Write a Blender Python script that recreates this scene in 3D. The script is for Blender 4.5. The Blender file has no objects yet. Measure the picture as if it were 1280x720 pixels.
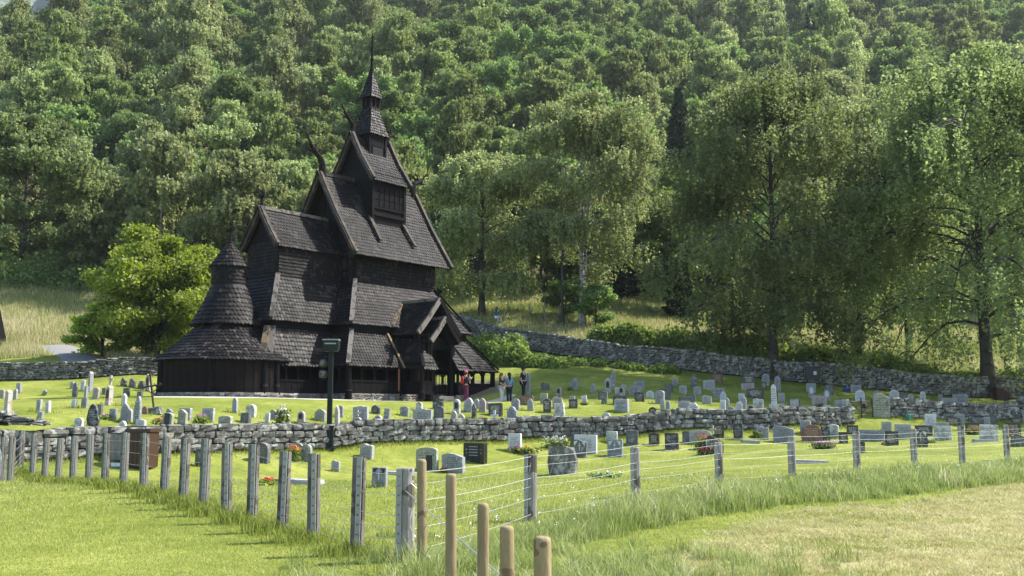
import bpy, math, random
import numpy as np
from mathutils import Vector, Matrix
R = math.radians
rng = np.random.default_rng(7)
random.seed(7)
SC = bpy.context.scene

# ------------------------------------------------------------------ camera, light, exposure
EYE = 1.6
FPX = 1200.0
PITCH = math.atan(152 / 1200)
cam_d = bpy.data.cameras.new('camera'); cam = bpy.data.objects.new('camera', cam_d)
SC.collection.objects.link(cam); SC.camera = cam
cam.location = (0, 0, EYE); cam.rotation_euler = (R(90) + PITCH, 0, 0)
cam_d.sensor_width = 36; cam_d.lens = 36 * FPX / 1280
cam_d.clip_end = 6000; cam_d.clip_start = 0.1
SUN_AZ, SUN_EL = R(70), R(48)
W = bpy.data.worlds.new('World'); SC.world = W; W.use_nodes = True
wn = W.node_tree.nodes; sky = wn.new('ShaderNodeTexSky'); sky.sky_type = 'NISHITA'
sky.sun_disc = False; sky.sun_elevation = SUN_EL; sky.sun_rotation = SUN_AZ
W.node_tree.links.new(sky.outputs[0], wn['Background'].inputs[0]); wn['Background'].inputs[1].default_value = 0.15
sl = bpy.data.lights.new('sun', 'SUN'); sun = bpy.data.objects.new('sun', sl); SC.collection.objects.link(sun)
sl.energy = 4.4; sl.angle = R(0.6); sl.color = (1.0, 0.95, 0.86)
sd = Vector((math.sin(SUN_AZ) * math.cos(SUN_EL), math.cos(SUN_AZ) * math.cos(SUN_EL), math.sin(SUN_EL)))
sun.rotation_euler = sd.to_track_quat('Z', 'Y').to_euler()
SC.view_settings.view_transform = 'Standard'; SC.view_settings.look = 'None'
SC.view_settings.exposure = 1.36; SC.view_settings.gamma = 1

# ------------------------------------------------------------------ helpers
COL = SC.collection
def tag(o, label=None, cat=None, group=None, kind=None):
    if label: o['label'] = label
    if cat: o['category'] = cat
    if group: o['group'] = group
    if kind: o['kind'] = kind
    return o
def link(name, me, parent=None, loc=None, rot=None):
    o = bpy.data.objects.new(name, me); COL.objects.link(o)
    if parent is not None: o.parent = parent
    if loc is not None: o.location = loc
    if rot is not None: o.rotation_euler = rot
    return o
def empty(name, loc=(0, 0, 0), rz=0):
    return link(name, None, None, loc, (0, 0, rz))
def npmesh(name, V, F, mats, mi=None, smooth=False, attr=None):
    """V (n,3); F list of arrays each (m,k) of one size"""
    me = bpy.data.meshes.new(name)
    V = np.asarray(V, np.float32)
    if not isinstance(F, list): F = [F]
    F = [np.asarray(f, np.int32) for f in F if len(f)]
    me.vertices.add(len(V)); me.vertices.foreach_set('co', V.ravel())
    nl = sum(f.size for f in F); nf = sum(len(f) for f in F)
    me.loops.add(nl); me.loops.foreach_set('vertex_index', np.concatenate([f.ravel() for f in F]))
    me.polygons.add(nf)
    tot = np.concatenate([np.full(len(f), f.shape[1], np.int32) for f in F])
    st = np.zeros(nf, np.int32); st[1:] = np.cumsum(tot)[:-1]
    me.polygons.foreach_set('loop_start', st)
    try: me.polygons.foreach_set('loop_total', tot)
    except Exception: pass
    if not isinstance(mats, (list, tuple)): mats = [mats]
    for m in mats: me.materials.append(m)
    if mi is not None: me.polygons.foreach_set('material_index', np.asarray(mi, np.int32))
    me.update(calc_edges=True)
    me.polygons.foreach_set('use_smooth', np.full(nf, smooth, bool))
    if attr:
        for k, a in attr.items():
            at_ = me.attributes.new(k, 'FLOAT', 'POINT'); at_.data.foreach_set('value', np.asarray(a, np.float32))
    return me
class MB:
    """collects simple solids, linked as ONE mesh object"""
    def __init__(s): s.v = []; s.f = []; s.m = []; s.mi = 0
    def add(s, vs, fs):
        n = len(s.v); s.v += [tuple(v) for v in vs]; s.f += [tuple(i + n for i in f) for f in fs]; s.m += [s.mi] * len(fs)
        return s
    def box(s, a, b, M=None):
        (x0, y0, z0), (x1, y1, z1) = a, b
        vs = [(x0,y0,z0),(x1,y0,z0),(x1,y1,z0),(x0,y1,z0),(x0,y0,z1),(x1,y0,z1),(x1,y1,z1),(x0,y1,z1)]
        if M: vs = [M @ Vector(v) for v in vs]
        return s.add(vs, [(0,3,2,1),(4,5,6,7),(0,1,5,4),(1,2,6,5),(2,3,7,6),(3,0,4,7)])
    def beam(s, p, q, w, t, up=(0,0,1)):
        p = Vector(p); q = Vector(q); d = (q - p); L = d.length; d.normalize(); up = Vector(up)
        sx = d.cross(up)
        if sx.length < 1e-4: sx = d.cross(Vector((1,0,0)))
        sx.normalize(); u = sx.cross(d)
        vs = []
        for b in (p, q):
            for a, c in ((-1,-1),(1,-1),(1,1),(-1,1)): vs.append(b + sx * (a*w/2) + u * (c*t/2))
        return s.add(vs, [(0,1,2,3),(7,6,5,4),(0,4,5,1),(1,5,6,2),(2,6,7,3),(3,7,4,0)])
    def tube(s, pts, r, n=8, caps=True):
        pts = [Vector(p) for p in pts]
        if not hasattr(r, '__len__'): r = [r] * len(pts)
        base = len(s.v); prev = None
        for i, p in enumerate(pts):
            d = (pts[min(i+1, len(pts)-1)] - pts[max(i-1, 0)]).normalized()
            a = Vector((0,0,1)) if abs(d.z) < .9 else Vector((1,0,0))
            if prev is not None: a = prev
            x = (a - d * a.dot(d)).normalized(); prev = x; y = d.cross(x)
            for k in range(n):
                t = 2*math.pi*k/n; s.v.append(tuple(p + (x*math.cos(t) + y*math.sin(t)) * r[i]))
        for i in range(len(pts)-1):
            for k in range(n):
                a = base+i*n+k; b = base+i*n+(k+1) % n; s.f.append((a, b, b+n, a+n)); s.m.append(s.mi)
        if caps:
            s.f.append(tuple(base+k for k in range(n))[::-1]); s.m.append(s.mi)
            e = base+(len(pts)-1)*n; s.f.append(tuple(e+k for k in range(n))); s.m.append(s.mi)
        return s
    def lathe(s, prof, n=24, c=(0,0), sx=1, sy=1):
        base = len(s.v)
        for r, z in prof:
            for k in range(n):
                t = 2*math.pi*k/n; s.v.append((c[0]+r*math.cos(t)*sx, c[1]+r*math.sin(t)*sy, z))
        for i in range(len(prof)-1):
            for k in range(n):
                a = base+i*n+k; b = base+i*n+(k+1) % n; s.f.append((a, b, b+n, a+n)); s.m.append(s.mi)
        s.f.append(tuple(base+k for k in range(n))[::-1]); s.m.append(s.mi)
        e = base+(len(prof)-1)*n; s.f.append(tuple(e+k for k in range(n))); s.m.append(s.mi)
        return s
    def prism(s, poly, y0, y1, M=None):
        """polygon in xz extruded along y"""
        n = len(poly)
        vs = [(x, y0, z) for x, z in poly] + [(x, y1, z) for x, z in poly]
        if M: vs = [M @ Vector(v) for v in vs]
        fs = [tuple(range(n)), tuple(range(2*n-1, n-1, -1))] + [(i, i+n, (i+1) % n+n, (i+1) % n) for i in range(n)]
        return s.add(vs, fs)
    def mesh(s, name, mats, smooth=False):
        me = bpy.data.meshes.new(name); me.from_pydata(s.v, [], s.f)
        if not isinstance(mats, (list, tuple)): mats = [mats]
        for m in mats: me.materials.append(m)
        me.polygons.foreach_set('material_index', s.m)
        me.polygons.foreach_set('use_smooth', [smooth]*len(s.f)); me.update()
        return me
    def build(s, name, mats, parent=None, smooth=False, **k):
        return link(name, s.mesh(name, mats, smooth), parent, **k)

# ------------------------------------------------------------------ materials
class NT:
    def __init__(s, name):
        s.m = bpy.data.materials.new(name); s.m.use_nodes = True; s.n = s.m.node_tree.nodes; s.l = s.m.node_tree.links
        s.n.clear(); s.out = s.n.new('ShaderNodeOutputMaterial')
    def N(s, t, **k):
        o = s.n.new('ShaderNode' + t)
        for a, b in k.items():
            if a == 'inp':
                for i, v in b.items():
                    if hasattr(v, 'is_linked') or hasattr(v, 'links'): s.l.new(v, o.inputs[i])
                    else: o.inputs[i].default_value = v
            else: setattr(o, a, b)
        return o
    def noise(s, vec, scale, detail=4, rough=.6):
        return s.N('TexNoise', inp={'Vector': vec, 'Scale': scale, 'Detail': detail, 'Roughness': rough}).outputs[0]
    def ramp(s, fac, stops):
        r = s.N('ValToRGB'); e = r.color_ramp.elements
        while len(e) < len(stops): e.new(.5)
        for i, (p, c) in enumerate(stops):
            e[i].position = p; e[i].color = (*c, 1) if len(c) == 3 else c
        s.l.new(fac, r.inputs[0]); return r.outputs[0]
    def mix(s, f, a, b, mode='MIX'):
        o = s.N('Mix', data_type='RGBA', blend_type=mode)
        for i, v in ((0, f), (6, a), (7, b)):
            if hasattr(v, 'links'): s.l.new(v, o.inputs[i])
            else: o.inputs[i].default_value = v if i == 0 else ((*v, 1) if len(v) == 3 else v)
        return o.outputs[2]
    def math(s, op, a, b=None, clamp=False):
        o = s.N('Math', operation=op, use_clamp=clamp)
        for i, v in enumerate((a, b)):
            if v is None: continue
            if hasattr(v, 'links'): s.l.new(v, o.inputs[i])
            else: o.inputs[i].default_value = v
        return o.outputs[0]
    def bump(s, h, st, dist=.02):
        return s.N('Bump', inp={'Height': h, 'Strength': st, 'Distance': dist}).outputs[0]
    def pbr(s, col, rough=.8, nrm=None, spec=.4, metal=0):
        p = s.N('BsdfPrincipled')
        for k, v in (('Base Color', col), ('Roughness', rough), ('Normal', nrm), ('Specular IOR Level', spec), ('Metallic', metal)):
            if v is None: continue
            if hasattr(v, 'links'): s.l.new(v, p.inputs[k])
            else: p.inputs[k].default_value = (*v, 1) if k == 'Base Color' and len(v) == 3 else v
        s.l.new(p.outputs[0], s.out.inputs[0]); return s.m
    def obj(s): return s.N('TexCoord').outputs['Object']
    def pos(s): return s.N('NewGeometry').outputs['Position']
    def rnd(s): return s.N('ObjectInfo').outputs['Random']
    def isl(s): return s.N('NewGeometry').outputs['Random Per Island']

def simple(name, c, rough=.7, var=.25, scale=12, metal=0, spec=.4, bump=.15):
    t = NT(name); o = t.obj(); n = t.noise(o, scale)
    col = t.ramp(n, [(.3, tuple(x*(1-var) for x in c)), (.7, tuple(min(1, x*(1+var)) for x in c))])
    return t.pbr(col, rough, t.bump(n, bump, .01), spec, metal)

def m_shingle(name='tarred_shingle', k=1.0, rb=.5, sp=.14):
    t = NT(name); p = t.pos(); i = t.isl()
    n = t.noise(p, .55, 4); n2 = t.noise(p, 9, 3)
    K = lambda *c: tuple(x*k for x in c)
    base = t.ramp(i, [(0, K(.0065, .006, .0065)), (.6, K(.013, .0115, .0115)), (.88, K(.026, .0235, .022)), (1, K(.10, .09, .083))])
    worn_glint = t.mix(t.math('MULTIPLY', t.math('GREATER_THAN', n, .52),   .3), base, K(.034, .029, .026))
    worn_glint = t.mix(t.math('MULTIPLY', t.math('MULTIPLY', t.math('GREATER_THAN', t.noise(p, .9, 5, .7), .54), t.math('GREATER_THAN', i, .5)), .6), worn_glint, K(.105, .095, .088))  # patches of brighter tiles: glints painted into the colour, over the wear
    col = t.mix(t.math('MULTIPLY', n2, .5), worn_glint, (.016, .014, .014))
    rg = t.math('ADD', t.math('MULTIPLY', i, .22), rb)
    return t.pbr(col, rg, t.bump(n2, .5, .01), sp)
def m_tarwood(name, c=(.006, .0055, .0065), c2=(.013, .0115, .012), rough=.6):
    t = NT(name); p = t.obj(); mp = t.N('Mapping', inp={'Vector': p, 'Scale': (14, 14, 1.2)}).outputs[0]
    n = t.noise(mp, 1.5, 5); col = t.ramp(n, [(.35, c), (.7, c2)])
    return t.pbr(col, rough, t.bump(n, .5, .02), .04)
def m_weather(name, a, b, c):
    t = NT(name); p = t.pos(); mp = t.N('Mapping', inp={'Vector': p, 'Scale': (9, 9, 2)}).outputs[0]
    n = t.noise(mp, 1.6, 5); n2 = t.noise(p, 2.2, 3)
    col = t.mix(t.math('GREATER_THAN', n2, .55), t.ramp(n, [(.3, a), (.7, b)]), c)
    return t.pbr(col, .8, t.bump(n, .6, .02), .3)
def m_stone(name, a, b, lich=(.42, .42, .38), moss=(.13, .11, .03), gs=1.0):
    t = NT(name); p = t.pos(); r = t.isl(); ro = t.rnd()
    n = t.noise(p, 5*gs, 6, .7); n2 = t.noise(p, 2.6*gs, 5, .75); n3 = t.noise(p, 1.3*gs, 4, .7)
    s = t.ramp(n, [(.3, a), (.7, b)])
    s = t.mix(t.math('MULTIPLY', t.math('ADD', r, ro), .35), s, (.07, .066, .062))
    s = t.mix(t.ramp(n2, [(.50, (0,0,0)), (.58, (.85,.85,.85))]), s, lich)
    s = t.mix(t.ramp(n3, [(.62, (0,0,0)), (.70, (.8,.8,.8))]), s, moss)
    return t.pbr(s, .9, t.bump(n, .8, .03), .2)
def m_grave(name, a, b, rough=.75, lich=0.0, lc=(.45, .44, .38), text=(.05, .05, .05), tf=.75, spec=.3, orange=0.0):
    """dressed stone: grain, lichen, and lines of cut lettering on the front face in object space"""
    t = NT(name); o = t.obj(); p = t.pos()
    n = t.noise(p, 16, 5, .7); n2 = t.noise(p, 5.5, 5, .75)
    col = t.ramp(n, [(.32, a), (.68, b)])
    if lich: col = t.mix(t.ramp(n2, [(.62-lich, (0,0,0)), (.68-lich, (.9,.9,.9))]), col, lc)
    if orange: col = t.mix(t.ramp(t.noise(p, 3.1, 5, .7), [(.66-orange, (0,0,0)), (.72-orange, (.55,.55,.55))]), col, (.27, .13, .055))
    if tf:
        uv = t.N('Attribute', attribute_name='face').outputs[2]
        fx = t.N('SeparateXYZ', inp={0: t.N('Attribute', attribute_name='fco').outputs[1]})
        x, z, on = fx.outputs[0], fx.outputs[1], fx.outputs[2]
        row = t.math('FRACT', t.math('MULTIPLY', z, 11.0))
        rowi = t.math('FLOOR', t.math('MULTIPLY', z, 11.0))
        inrow = t.math('MULTIPLY', t.math('GREATER_THAN', row, .28), t.math('LESS_THAN', row, .78))
        rv = t.N('CombineXYZ', inp={0: t.math('MULTIPLY', x, 34.0), 1: t.math('ADD', t.math('MULTIPLY', rowi, 7.3), t.math('MULTIPLY', t.rnd(), 50))}).outputs[0]
        ch = t.math('GREATER_THAN', t.noise(rv, 1.0, 1, .3), .47)
        wr = t.N('CombineXYZ', inp={0: t.math('ADD', rowi, t.math('MULTIPLY', t.rnd(), 91)), 1: .3}).outputs[0]
        wid = t.math('ADD', t.math('MULTIPLY', t.noise(wr, .83, 0), .45), .08)
        inx = t.math('LESS_THAN', t.math('ABSOLUTE', x), wid)
        inz = t.math('MULTIPLY', t.math('GREATER_THAN', z, .26), t.math('LESS_THAN', z, .82))
        f = t.math('MULTIPLY', t.math('MULTIPLY', inrow, ch), t.math('MULTIPLY', inx, inz))
        f = t.math('MULTIPLY', t.math('MULTIPLY', f, on), tf)
        col = t.mix(f, col, text)
    return t.pbr(col, rough, t.bump(n, .35, .01), spec)
def m_leaf(name, cols, trans=.4, sat=1, gloss=.025, nscale=.45):
    t = NT(name); i = t.isl(); r = t.rnd(); p = t.obj()
    n = t.noise(p, nscale, 3)
    f = t.math('ADD', t.math('MULTIPLY', i, .24), t.math('ADD', t.math('MULTIPLY', n, .76), 0))
    c = t.ramp(f, [(.28, cols[0]), (.5, cols[1]), (.72, cols[2])])
    hv = t.N('HueSaturation', inp={'Hue': t.math('ADD', .487, t.math('MULTIPLY', r, .016)), 'Value': t.math('ADD', .74, t.math('MULTIPLY', r, .52)), 'Color': c}).outputs[0]
    d = t.N('BsdfDiffuse', inp={0: hv}); tr = t.N('BsdfTranslucent')
    tc = t.N('HueSaturation', inp={'Hue': .49, 'Saturation': 1.1, 'Value': 1.35, 'Color': hv}).outputs[0]
    t.l.new(tc, tr.inputs[0])
    mx = t.N('MixShader', inp={0: trans, 1: d.outputs[0], 2: tr.outputs[0]})
    g = t.N('BsdfGlossy', inp={0: (.8, .85, .8, 1), 1: .55})
    m2 = t.N('MixShader', inp={0: gloss, 1: mx.outputs[0], 2: g.outputs[0]})
    t.l.new(m2.outputs[0], t.out.inputs[0]); return t.m
def m_grass(name, cols, trans=.45):
    t = NT(name); a = t.N('Attribute', attribute_name='tint').outputs[2]
    c = t.ramp(a, [(0, cols[0]), (.4, cols[1]), (.8, cols[2]), (1, cols[3])])
    d = t.N('BsdfDiffuse', inp={0: c}); tr = t.N('BsdfTranslucent', inp={0: c})
    mx = t.N('MixShader', inp={0: trans, 1: d.outputs[0], 2: tr.outputs[0]})
    g = t.N('BsdfGlossy', inp={0: (1, 1, 1, 1), 1: .5}); m2 = t.N('MixShader', inp={0: .012, 1: mx.outputs[0], 2: g.outputs[0]})
    t.l.new(m2.outputs[0], t.out.inputs[0]); return t.m

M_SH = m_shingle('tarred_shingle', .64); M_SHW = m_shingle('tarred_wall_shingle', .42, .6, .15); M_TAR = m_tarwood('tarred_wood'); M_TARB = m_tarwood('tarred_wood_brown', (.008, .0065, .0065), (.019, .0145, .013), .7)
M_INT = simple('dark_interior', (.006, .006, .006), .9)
M_HIP = m_weather('weathered_board', (.10, .085, .072), (.19, .165, .145), (.055, .046, .04))
M_VAL = m_weather('bare_brown_board', (.13, .085, .045), (.21, .14, .08), (.06, .045, .035))
M_VERGE = m_weather('verge_wood', (.014, .012, .0115), (.042, .036, .032), (.07, .048, .03))
M_WALLST = m_stone('fieldstone', (.075, .072, .068), (.165, .158, .145), lich=(.33, .33, .30))
M_WALLFAR = m_stone('fieldstone_far', (.085, .082, .075), (.19, .18, .165), lich=(.32, .32, .29), gs=.8)
M_CORE = simple('wall_core', (.03, .028, .025), .95)
M_FOUND = m_stone('foundation_stone', (.12, .11, .10), (.22, .20, .18), lich=(.3, .29, .26))
M_BARKD = m_weather('dark_bark', (.03, .026, .022), (.065, .058, .05), (.022, .019, .016))
def m_birchbark():
    t = NT('birch_bark'); p = t.obj(); mp = t.N('Mapping', inp={'Vector': p, 'Scale': (3, 3, 7)}).outputs[0]
    n = t.noise(mp, 1.0, 5, .7)
    return t.pbr(t.ramp(n, [(.42, (.035, .03, .028)), (.52, (.3, .29, .27)), (.7, (.42, .41, .39))]), .8, t.bump(n, .4, .02), .2)
M_BIRCH = m_birchbark()
L_BIRCH = m_leaf('birch_leaves', [(0.085, 0.123, 0.036), (0.162, 0.216, 0.070), (0.283, 0.339, 0.133)], .5)
L_PALE = m_leaf('pale_birch_leaves', [(0.114, 0.153, 0.055), (0.228, 0.281, 0.112), (0.373, 0.421, 0.197)], .5)
L_MID = m_leaf('mid_green_leaves', [(0.063, 0.111, 0.032), (0.127, 0.199, 0.060), (0.228, 0.311, 0.101)], .48)
L_DARK = m_leaf('weeping_birch_leaves', [(0.081, 0.116, 0.038), (0.156, 0.210, 0.076), (0.258, 0.315, 0.132)], .55)
L_LIME = m_leaf('lime_green_leaves', [(0.103, 0.157, 0.020), (0.190, 0.268, 0.037), (0.319, 0.393, 0.076)], .5, nscale=.5)
L_SPR = m_leaf('spruce_needles', [(.012, .02, .008), (.022, .034, .014), (.034, .05, .02)], .15, gloss=.02)
L_BUSH = m_leaf('bush_leaves', [(0.064, 0.106, 0.025), (0.128, 0.189, 0.044), (0.221, 0.290, 0.081)], .5, nscale=.6)

# ------------------------------------------------------------------ terrain
def ray(px, py):
    dx = (px-640)/FPX; dz = -(py-360)/FPX; c, s = math.cos(PITCH), math.sin(PITCH)
    return np.array([dx, c-dz*s, s+dz*c])
def pt(px, py, d):
    r = ray(px, py); r = r/r[1]*d; return (r[0], r[1], r[2])
CP = []
for x in (-40, -25, -12, 0, 12, 25, 45):
    for y in (-30, -10, 0, 9, 17): CP.append((x, y, -1.6))
for x, y, d in [(90,580,28.5),(0,583,26.5),(-150,583,25),(250,572,31.5),(450,564,36.2),(640,554,40),(800,547,42.5),(960,541,44.5),(1060,535,46.5),(1280,528,49.5),(1450,524,51),
                (250,600,22),(640,600,22),(1000,590,24.5),(1280,575,30),(1000,560,36),(1280,546,40),
                (250,552,32.8),(450,541,37.6),(640,532,41.8),(800,525,44),(960,519,46),(1060,515,48),(1280,509,51),(90,548,30),
                (435,501,51),(560,503,52.5),(640,502,56),(300,500,50),(205,500,50),(330,480,64),(480,480,68),(205,482,62),(580,470,66),
                (100,498,44),(20,505,42),(100,478,60),(0,478,60),(200,473,62),(-200,478,60),(-350,480,60),
                (115,455,68),(100,440,76),(60,400,92),(60,368,102),(180,440,78),(200,400,95),(-100,400,92),(-200,440,80),(200,372,106),
                (720,500,52),(850,500,54),(960,506,53),(1100,507,54),(1200,507,56),(720,470,61),(850,478,61),(640,470,62),
                (1000,482,62),(1100,489,61),(1200,498,60),(1280,501,60),(1450,500,62),
                (880,468,64.5),(782,457,67),(700,447,70),(640,436,73),(596,425,76),(560,415,79),
                (600,405,78.5),(720,412,77.5),(720,428,72),(640,417,76),(880,446,68.5),(800,434,70.5),(850,385,95),(650,372,95),(500,380,95),(1000,452,72),(1240,440,82),(1240,385,108),(1400,440,85),(1000,405,95),(1100,400,98)]:
    CP.append(pt(x, y, d))
for px_ in (-400, -100, 150, 400, 640, 900, 1150, 1400, 1700):
    X = (px_-640)/1200
    for d, z in ((125, 22 if px_ < 900 else 19), (160, 40 if px_ < 900 else 34), (215, 70 if px_<900 else 64), (300, 121), (420, 186), (700, 330)):
        if px_ < 0 and d >= 300: z *= .90
        if px_ < 0 and d >= 420: z *= .88
        CP.append((X*d, d, z))
CP += [(-150, 60, 3), (150, 60, 2), (-200, 0, -1.6), (200, 0, -1.6), (0, -150, -1.6), (-150, 300, 100), (-140, 250, 80)]
CP = np.array(CP)
def tpsk(r2): return r2*np.log(r2+1e-9)*.5
_n = len(CP); _S = 50.0
P2 = CP[:, :2]/_S
A = np.zeros((_n+3, _n+3)); D2 = ((P2[:, None]-P2[None])**2).sum(-1); A[:_n, :_n] = tpsk(D2)+np.eye(_n)*2e-4
A[:_n, _n] = 1; A[:_n, _n+1:] = P2; A[_n, :_n] = 1; A[_n+1:, :_n] = P2.T
Wt = np.linalg.solve(A, np.concatenate([CP[:, 2], np.zeros(3)]))
def tps(x, y):
    q = np.stack([x, y], -1)/_S; out = np.zeros(len(q))
    for i in range(0, len(q), 20000):
        b = q[i:i+20000]; d = ((b[:, None]-P2[None])**2).sum(-1)
        out[i:i+20000] = tpsk(d)@Wt[:_n]+Wt[_n]+b@Wt[_n+1:]
    return out
def axis(c0, c1, st, far0, far1, g=1.12):
    a = list(np.arange(c0, c1+1e-6, st)); s = st
    while a[-1] < far1: s *= g; a.append(a[-1]+s)
    s = st
    while a[0] > far0: s *= g; a.insert(0, a[0]-s)
    return np.array(a)
GX = axis(-50, 50, .8, -1200, 1200); GY = axis(5, 105, .8, -400, 1800, 1.10)
gx, gy = np.meshgrid(GX, GY, indexing='ij')
GZ = tps(gx.ravel(), gy.ravel()).reshape(gx.shape)
_fade = np.clip((gy-14)/60, .15, 1.5)
GZ += _fade*(.07*np.sin(gx*.31+1.3*np.sin(gy*.17))*np.cos(gy*.23+.4)+.03*np.sin(gx*.9+gy*.6)*np.cos(gy*1.1-gx*.4))
GZ = np.where(gy < 5, np.clip(GZ, -2.2, -1.3), GZ)
GZ = np.clip(GZ, -4, 330) + EYE
def gz(x, y):
    x = np.asarray(x, float); y = np.asarray(y, float)
    i = np.clip(np.searchsorted(GX, x)-1, 0, len(GX)-2); j = np.clip(np.searchsorted(GY, y)-1, 0, len(GY)-2)
    fx = (x-GX[i])/(GX[i+1]-GX[i]); fy = (y-GY[j])/(GY[j+1]-GY[j])
    return (GZ[i, j]*(1-fx)*(1-fy)+GZ[i+1, j]*fx*(1-fy)+GZ[i, j+1]*(1-fx)*fy+GZ[i+1, j+1]*fx*fy)
def hit(px, py, dmin=5.0):
    """ground point seen at a photograph pixel"""
    r = ray(px, py); r = r/r[1]; ds = np.concatenate([np.arange(dmin, 110, .1), np.arange(110, 500, .5)])
    z = EYE+r[2]*ds; g = gz(r[0]*ds, ds); k = np.nonzero(z <= g)[0]
    k = k[0] if len(k) else len(ds)-1
    if k > 0:
        a, b = z[k-1]-g[k-1], z[k]-g[k]; f = a/(a-b+1e-9); d = ds[k-1]+f*(ds[k]-ds[k-1])
    else: d = ds[0]
    x = r[0]*d; return x, d, float(gz(x, d))
def px_at(px, d):
    x = (px-640)/1200*d; return x, d, float(gz(x, d))

# middle / back wall lines in plan, through points of known distance
def poly(pts, step):
    P = [Vector(p) for p in pts]; out = [P[0].copy()]; acc = 0
    for a, b in zip(P, P[1:]):
        L = (b-a).length; n = max(1, int(L/step))
        for k in range(1, n+1): out.append(a.lerp(b, k/n))
    return out
PX = lambda px, d: ((px-640)/1200*d, d)
MIDW = [PX(-120, 25.5), PX(0, 27), PX(90, 28.8), PX(250, 32), PX(450, 36.8), PX(640, 40.6), PX(800, 43), PX(960, 45), PX(1056, 47)]
MIDW2 = [PX(1106, 48), PX(1200, 49.3), PX(1290, 50.3), PX(1450, 52)]
BACKR = [PX(560, 79.5), PX(596, 76.5), PX(640, 73.5), PX(700, 70.5), PX(782, 67.5), PX(880, 65.2), PX(1000, 63), PX(1100, 61.8), PX(1210, 61), PX(1300, 61.5), PX(1450, 62)]
BACKL = [PX(-250, 61), PX(0, 61), PX(100, 61.3), PX(210, 63.5), PX(300, 70), PX(400, 76)]
FENCE_R = [(-1.15, 10.6), (.28, 14.4), (2.35, 18.0), (4.5, 20.9), (6.3, 22.2), (8.4, 24.0), (10.8, 26.0), (13.0, 28.0), (15.7, 30.4), (18.5, 32.8), (24, 37)]
def yline(P, x):
    P = np.array(sorted(P)); return np.interp(x, P[:, 0], P[:, 1])
BK = sorted(BACKL[:4])+sorted(BACKR)
def back_y(x):
    return np.where(x < -18, yline(BACKL, x), np.where(x < -2, 78, yline(BACKR, x)))
fx_ = gx.ravel(); fy_ = gy.ravel()
def sstep(a, b, x): t = np.clip((x-a)/(b-a), 0, 1); return t*t*(3-2*t)
meadow = sstep(.3, 2.5, fy_-(back_y(fx_)+np.where(fx_ < -18, 10+2.5*np.sin(fx_*.5), 1.0)))
forest = sstep(0, 8, fy_-np.where(fx_ < -20, 103, np.where(fx_ < 20, 97, 108)))
fr = yline(FENCE_R, fx_)
dry = sstep(.6, 2.2, fr-fy_-4.6-.4*np.sin(fx_*1.1))*sstep(1.2, 3.4, fx_+.25*(fy_-9))
gvl = np.clip(sstep(1.2, .4, np.hypot((fx_+9.9)/1.9, (fy_-14.8)/3.2)), 0, 1)
gravel = np.maximum(gvl, 0)
CH_A = .882; CH_X, CH_Y = -8.867, 58.54
def c2w(u, v): return (CH_X+u*math.cos(CH_A)+v*math.sin(CH_A), CH_Y+u*math.sin(CH_A)-v*math.cos(CH_A))
cu = (fx_-CH_X)*math.cos(CH_A)+(fy_-CH_Y)*math.sin(CH_A); cv = (fx_-CH_X)*math.sin(CH_A)-(fy_-CH_Y)*math.cos(CH_A)
inbox = sstep(.7, .1, np.maximum(np.abs(cv)-5.7, np.abs(cu+3)-9.6))
apron = inbox
ii, jj = np.meshgrid(np.arange(len(GX)-1), np.arange(len(GY)-1), indexing='ij'); nY = len(GY)
q = (ii*nY+jj).ravel(); F = np.stack([q, q+nY, q+nY+1, q+1], 1)
def m_ground():
    t = NT('ground'); p = t.pos()
    at_ = lambda n: t.N('Attribute', attribute_name=n).outputs[2]
    n1 = t.noise(p, .35, 5, .6); n2 = t.noise(p, 3.5, 5, .7); n3 = t.noise(p, 28, 4, .7)
    f = t.math('ADD', t.math('MULTIPLY', n1, .45), t.math('ADD', t.math('MULTIPLY', n2, .3), t.math('MULTIPLY', n3, .25)))
    lawn = t.ramp(f, [(.38, (.100, .135, .020)), (.5, (.190, .220, .038)), (.62, (.31, .325, .080))])
    dryc = t.ramp(f, [(.40, (.17, .20, .05)), (.5, (.34, .32, .13)), (.62, (.50, .44, .25))])
    mead = t.ramp(f, [(.36, (.09, .13, .025)), (.5, (.17, .19, .045)), (.64, (.30, .27, .10))])
    fl = t.ramp(n2, [(.4, (.018, .026, .008)), (.7, (.05, .06, .018))])
    gr = t.ramp(t.noise(p, 14, 4), [(.35, (.25, .235, .2)), (.65, (.42, .39, .33))])
    c = t.mix(at_('dry'), lawn, dryc); c = t.mix(at_('meadow'), c, mead); c = t.mix(at_('forest'), c, fl)
    c = t.mix(at_('apron'), c, t.ramp(n3, [(.4, (.10, .085, .06)), (.6, (.2, .17, .12))]))
    gm = t.math('GREATER_THAN', t.math('ADD', at_('gravel'), t.math('MULTIPLY', t.math('SUBTRACT', n2, .5), 1.2)), .5)
    c = t.mix(gm, c, gr)
    return t.pbr(c, .95, t.bump(t.math('ADD', n3, n2), .9, .05), .1)
G = npmesh('ground', np.stack([fx_, fy_, GZ.ravel()], 1), F, m_ground(), smooth=True,
           attr=dict(dry=dry, meadow=meadow, forest=forest, gravel=gravel, apron=apron))
tag(link('ground', G), kind='structure')
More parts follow.
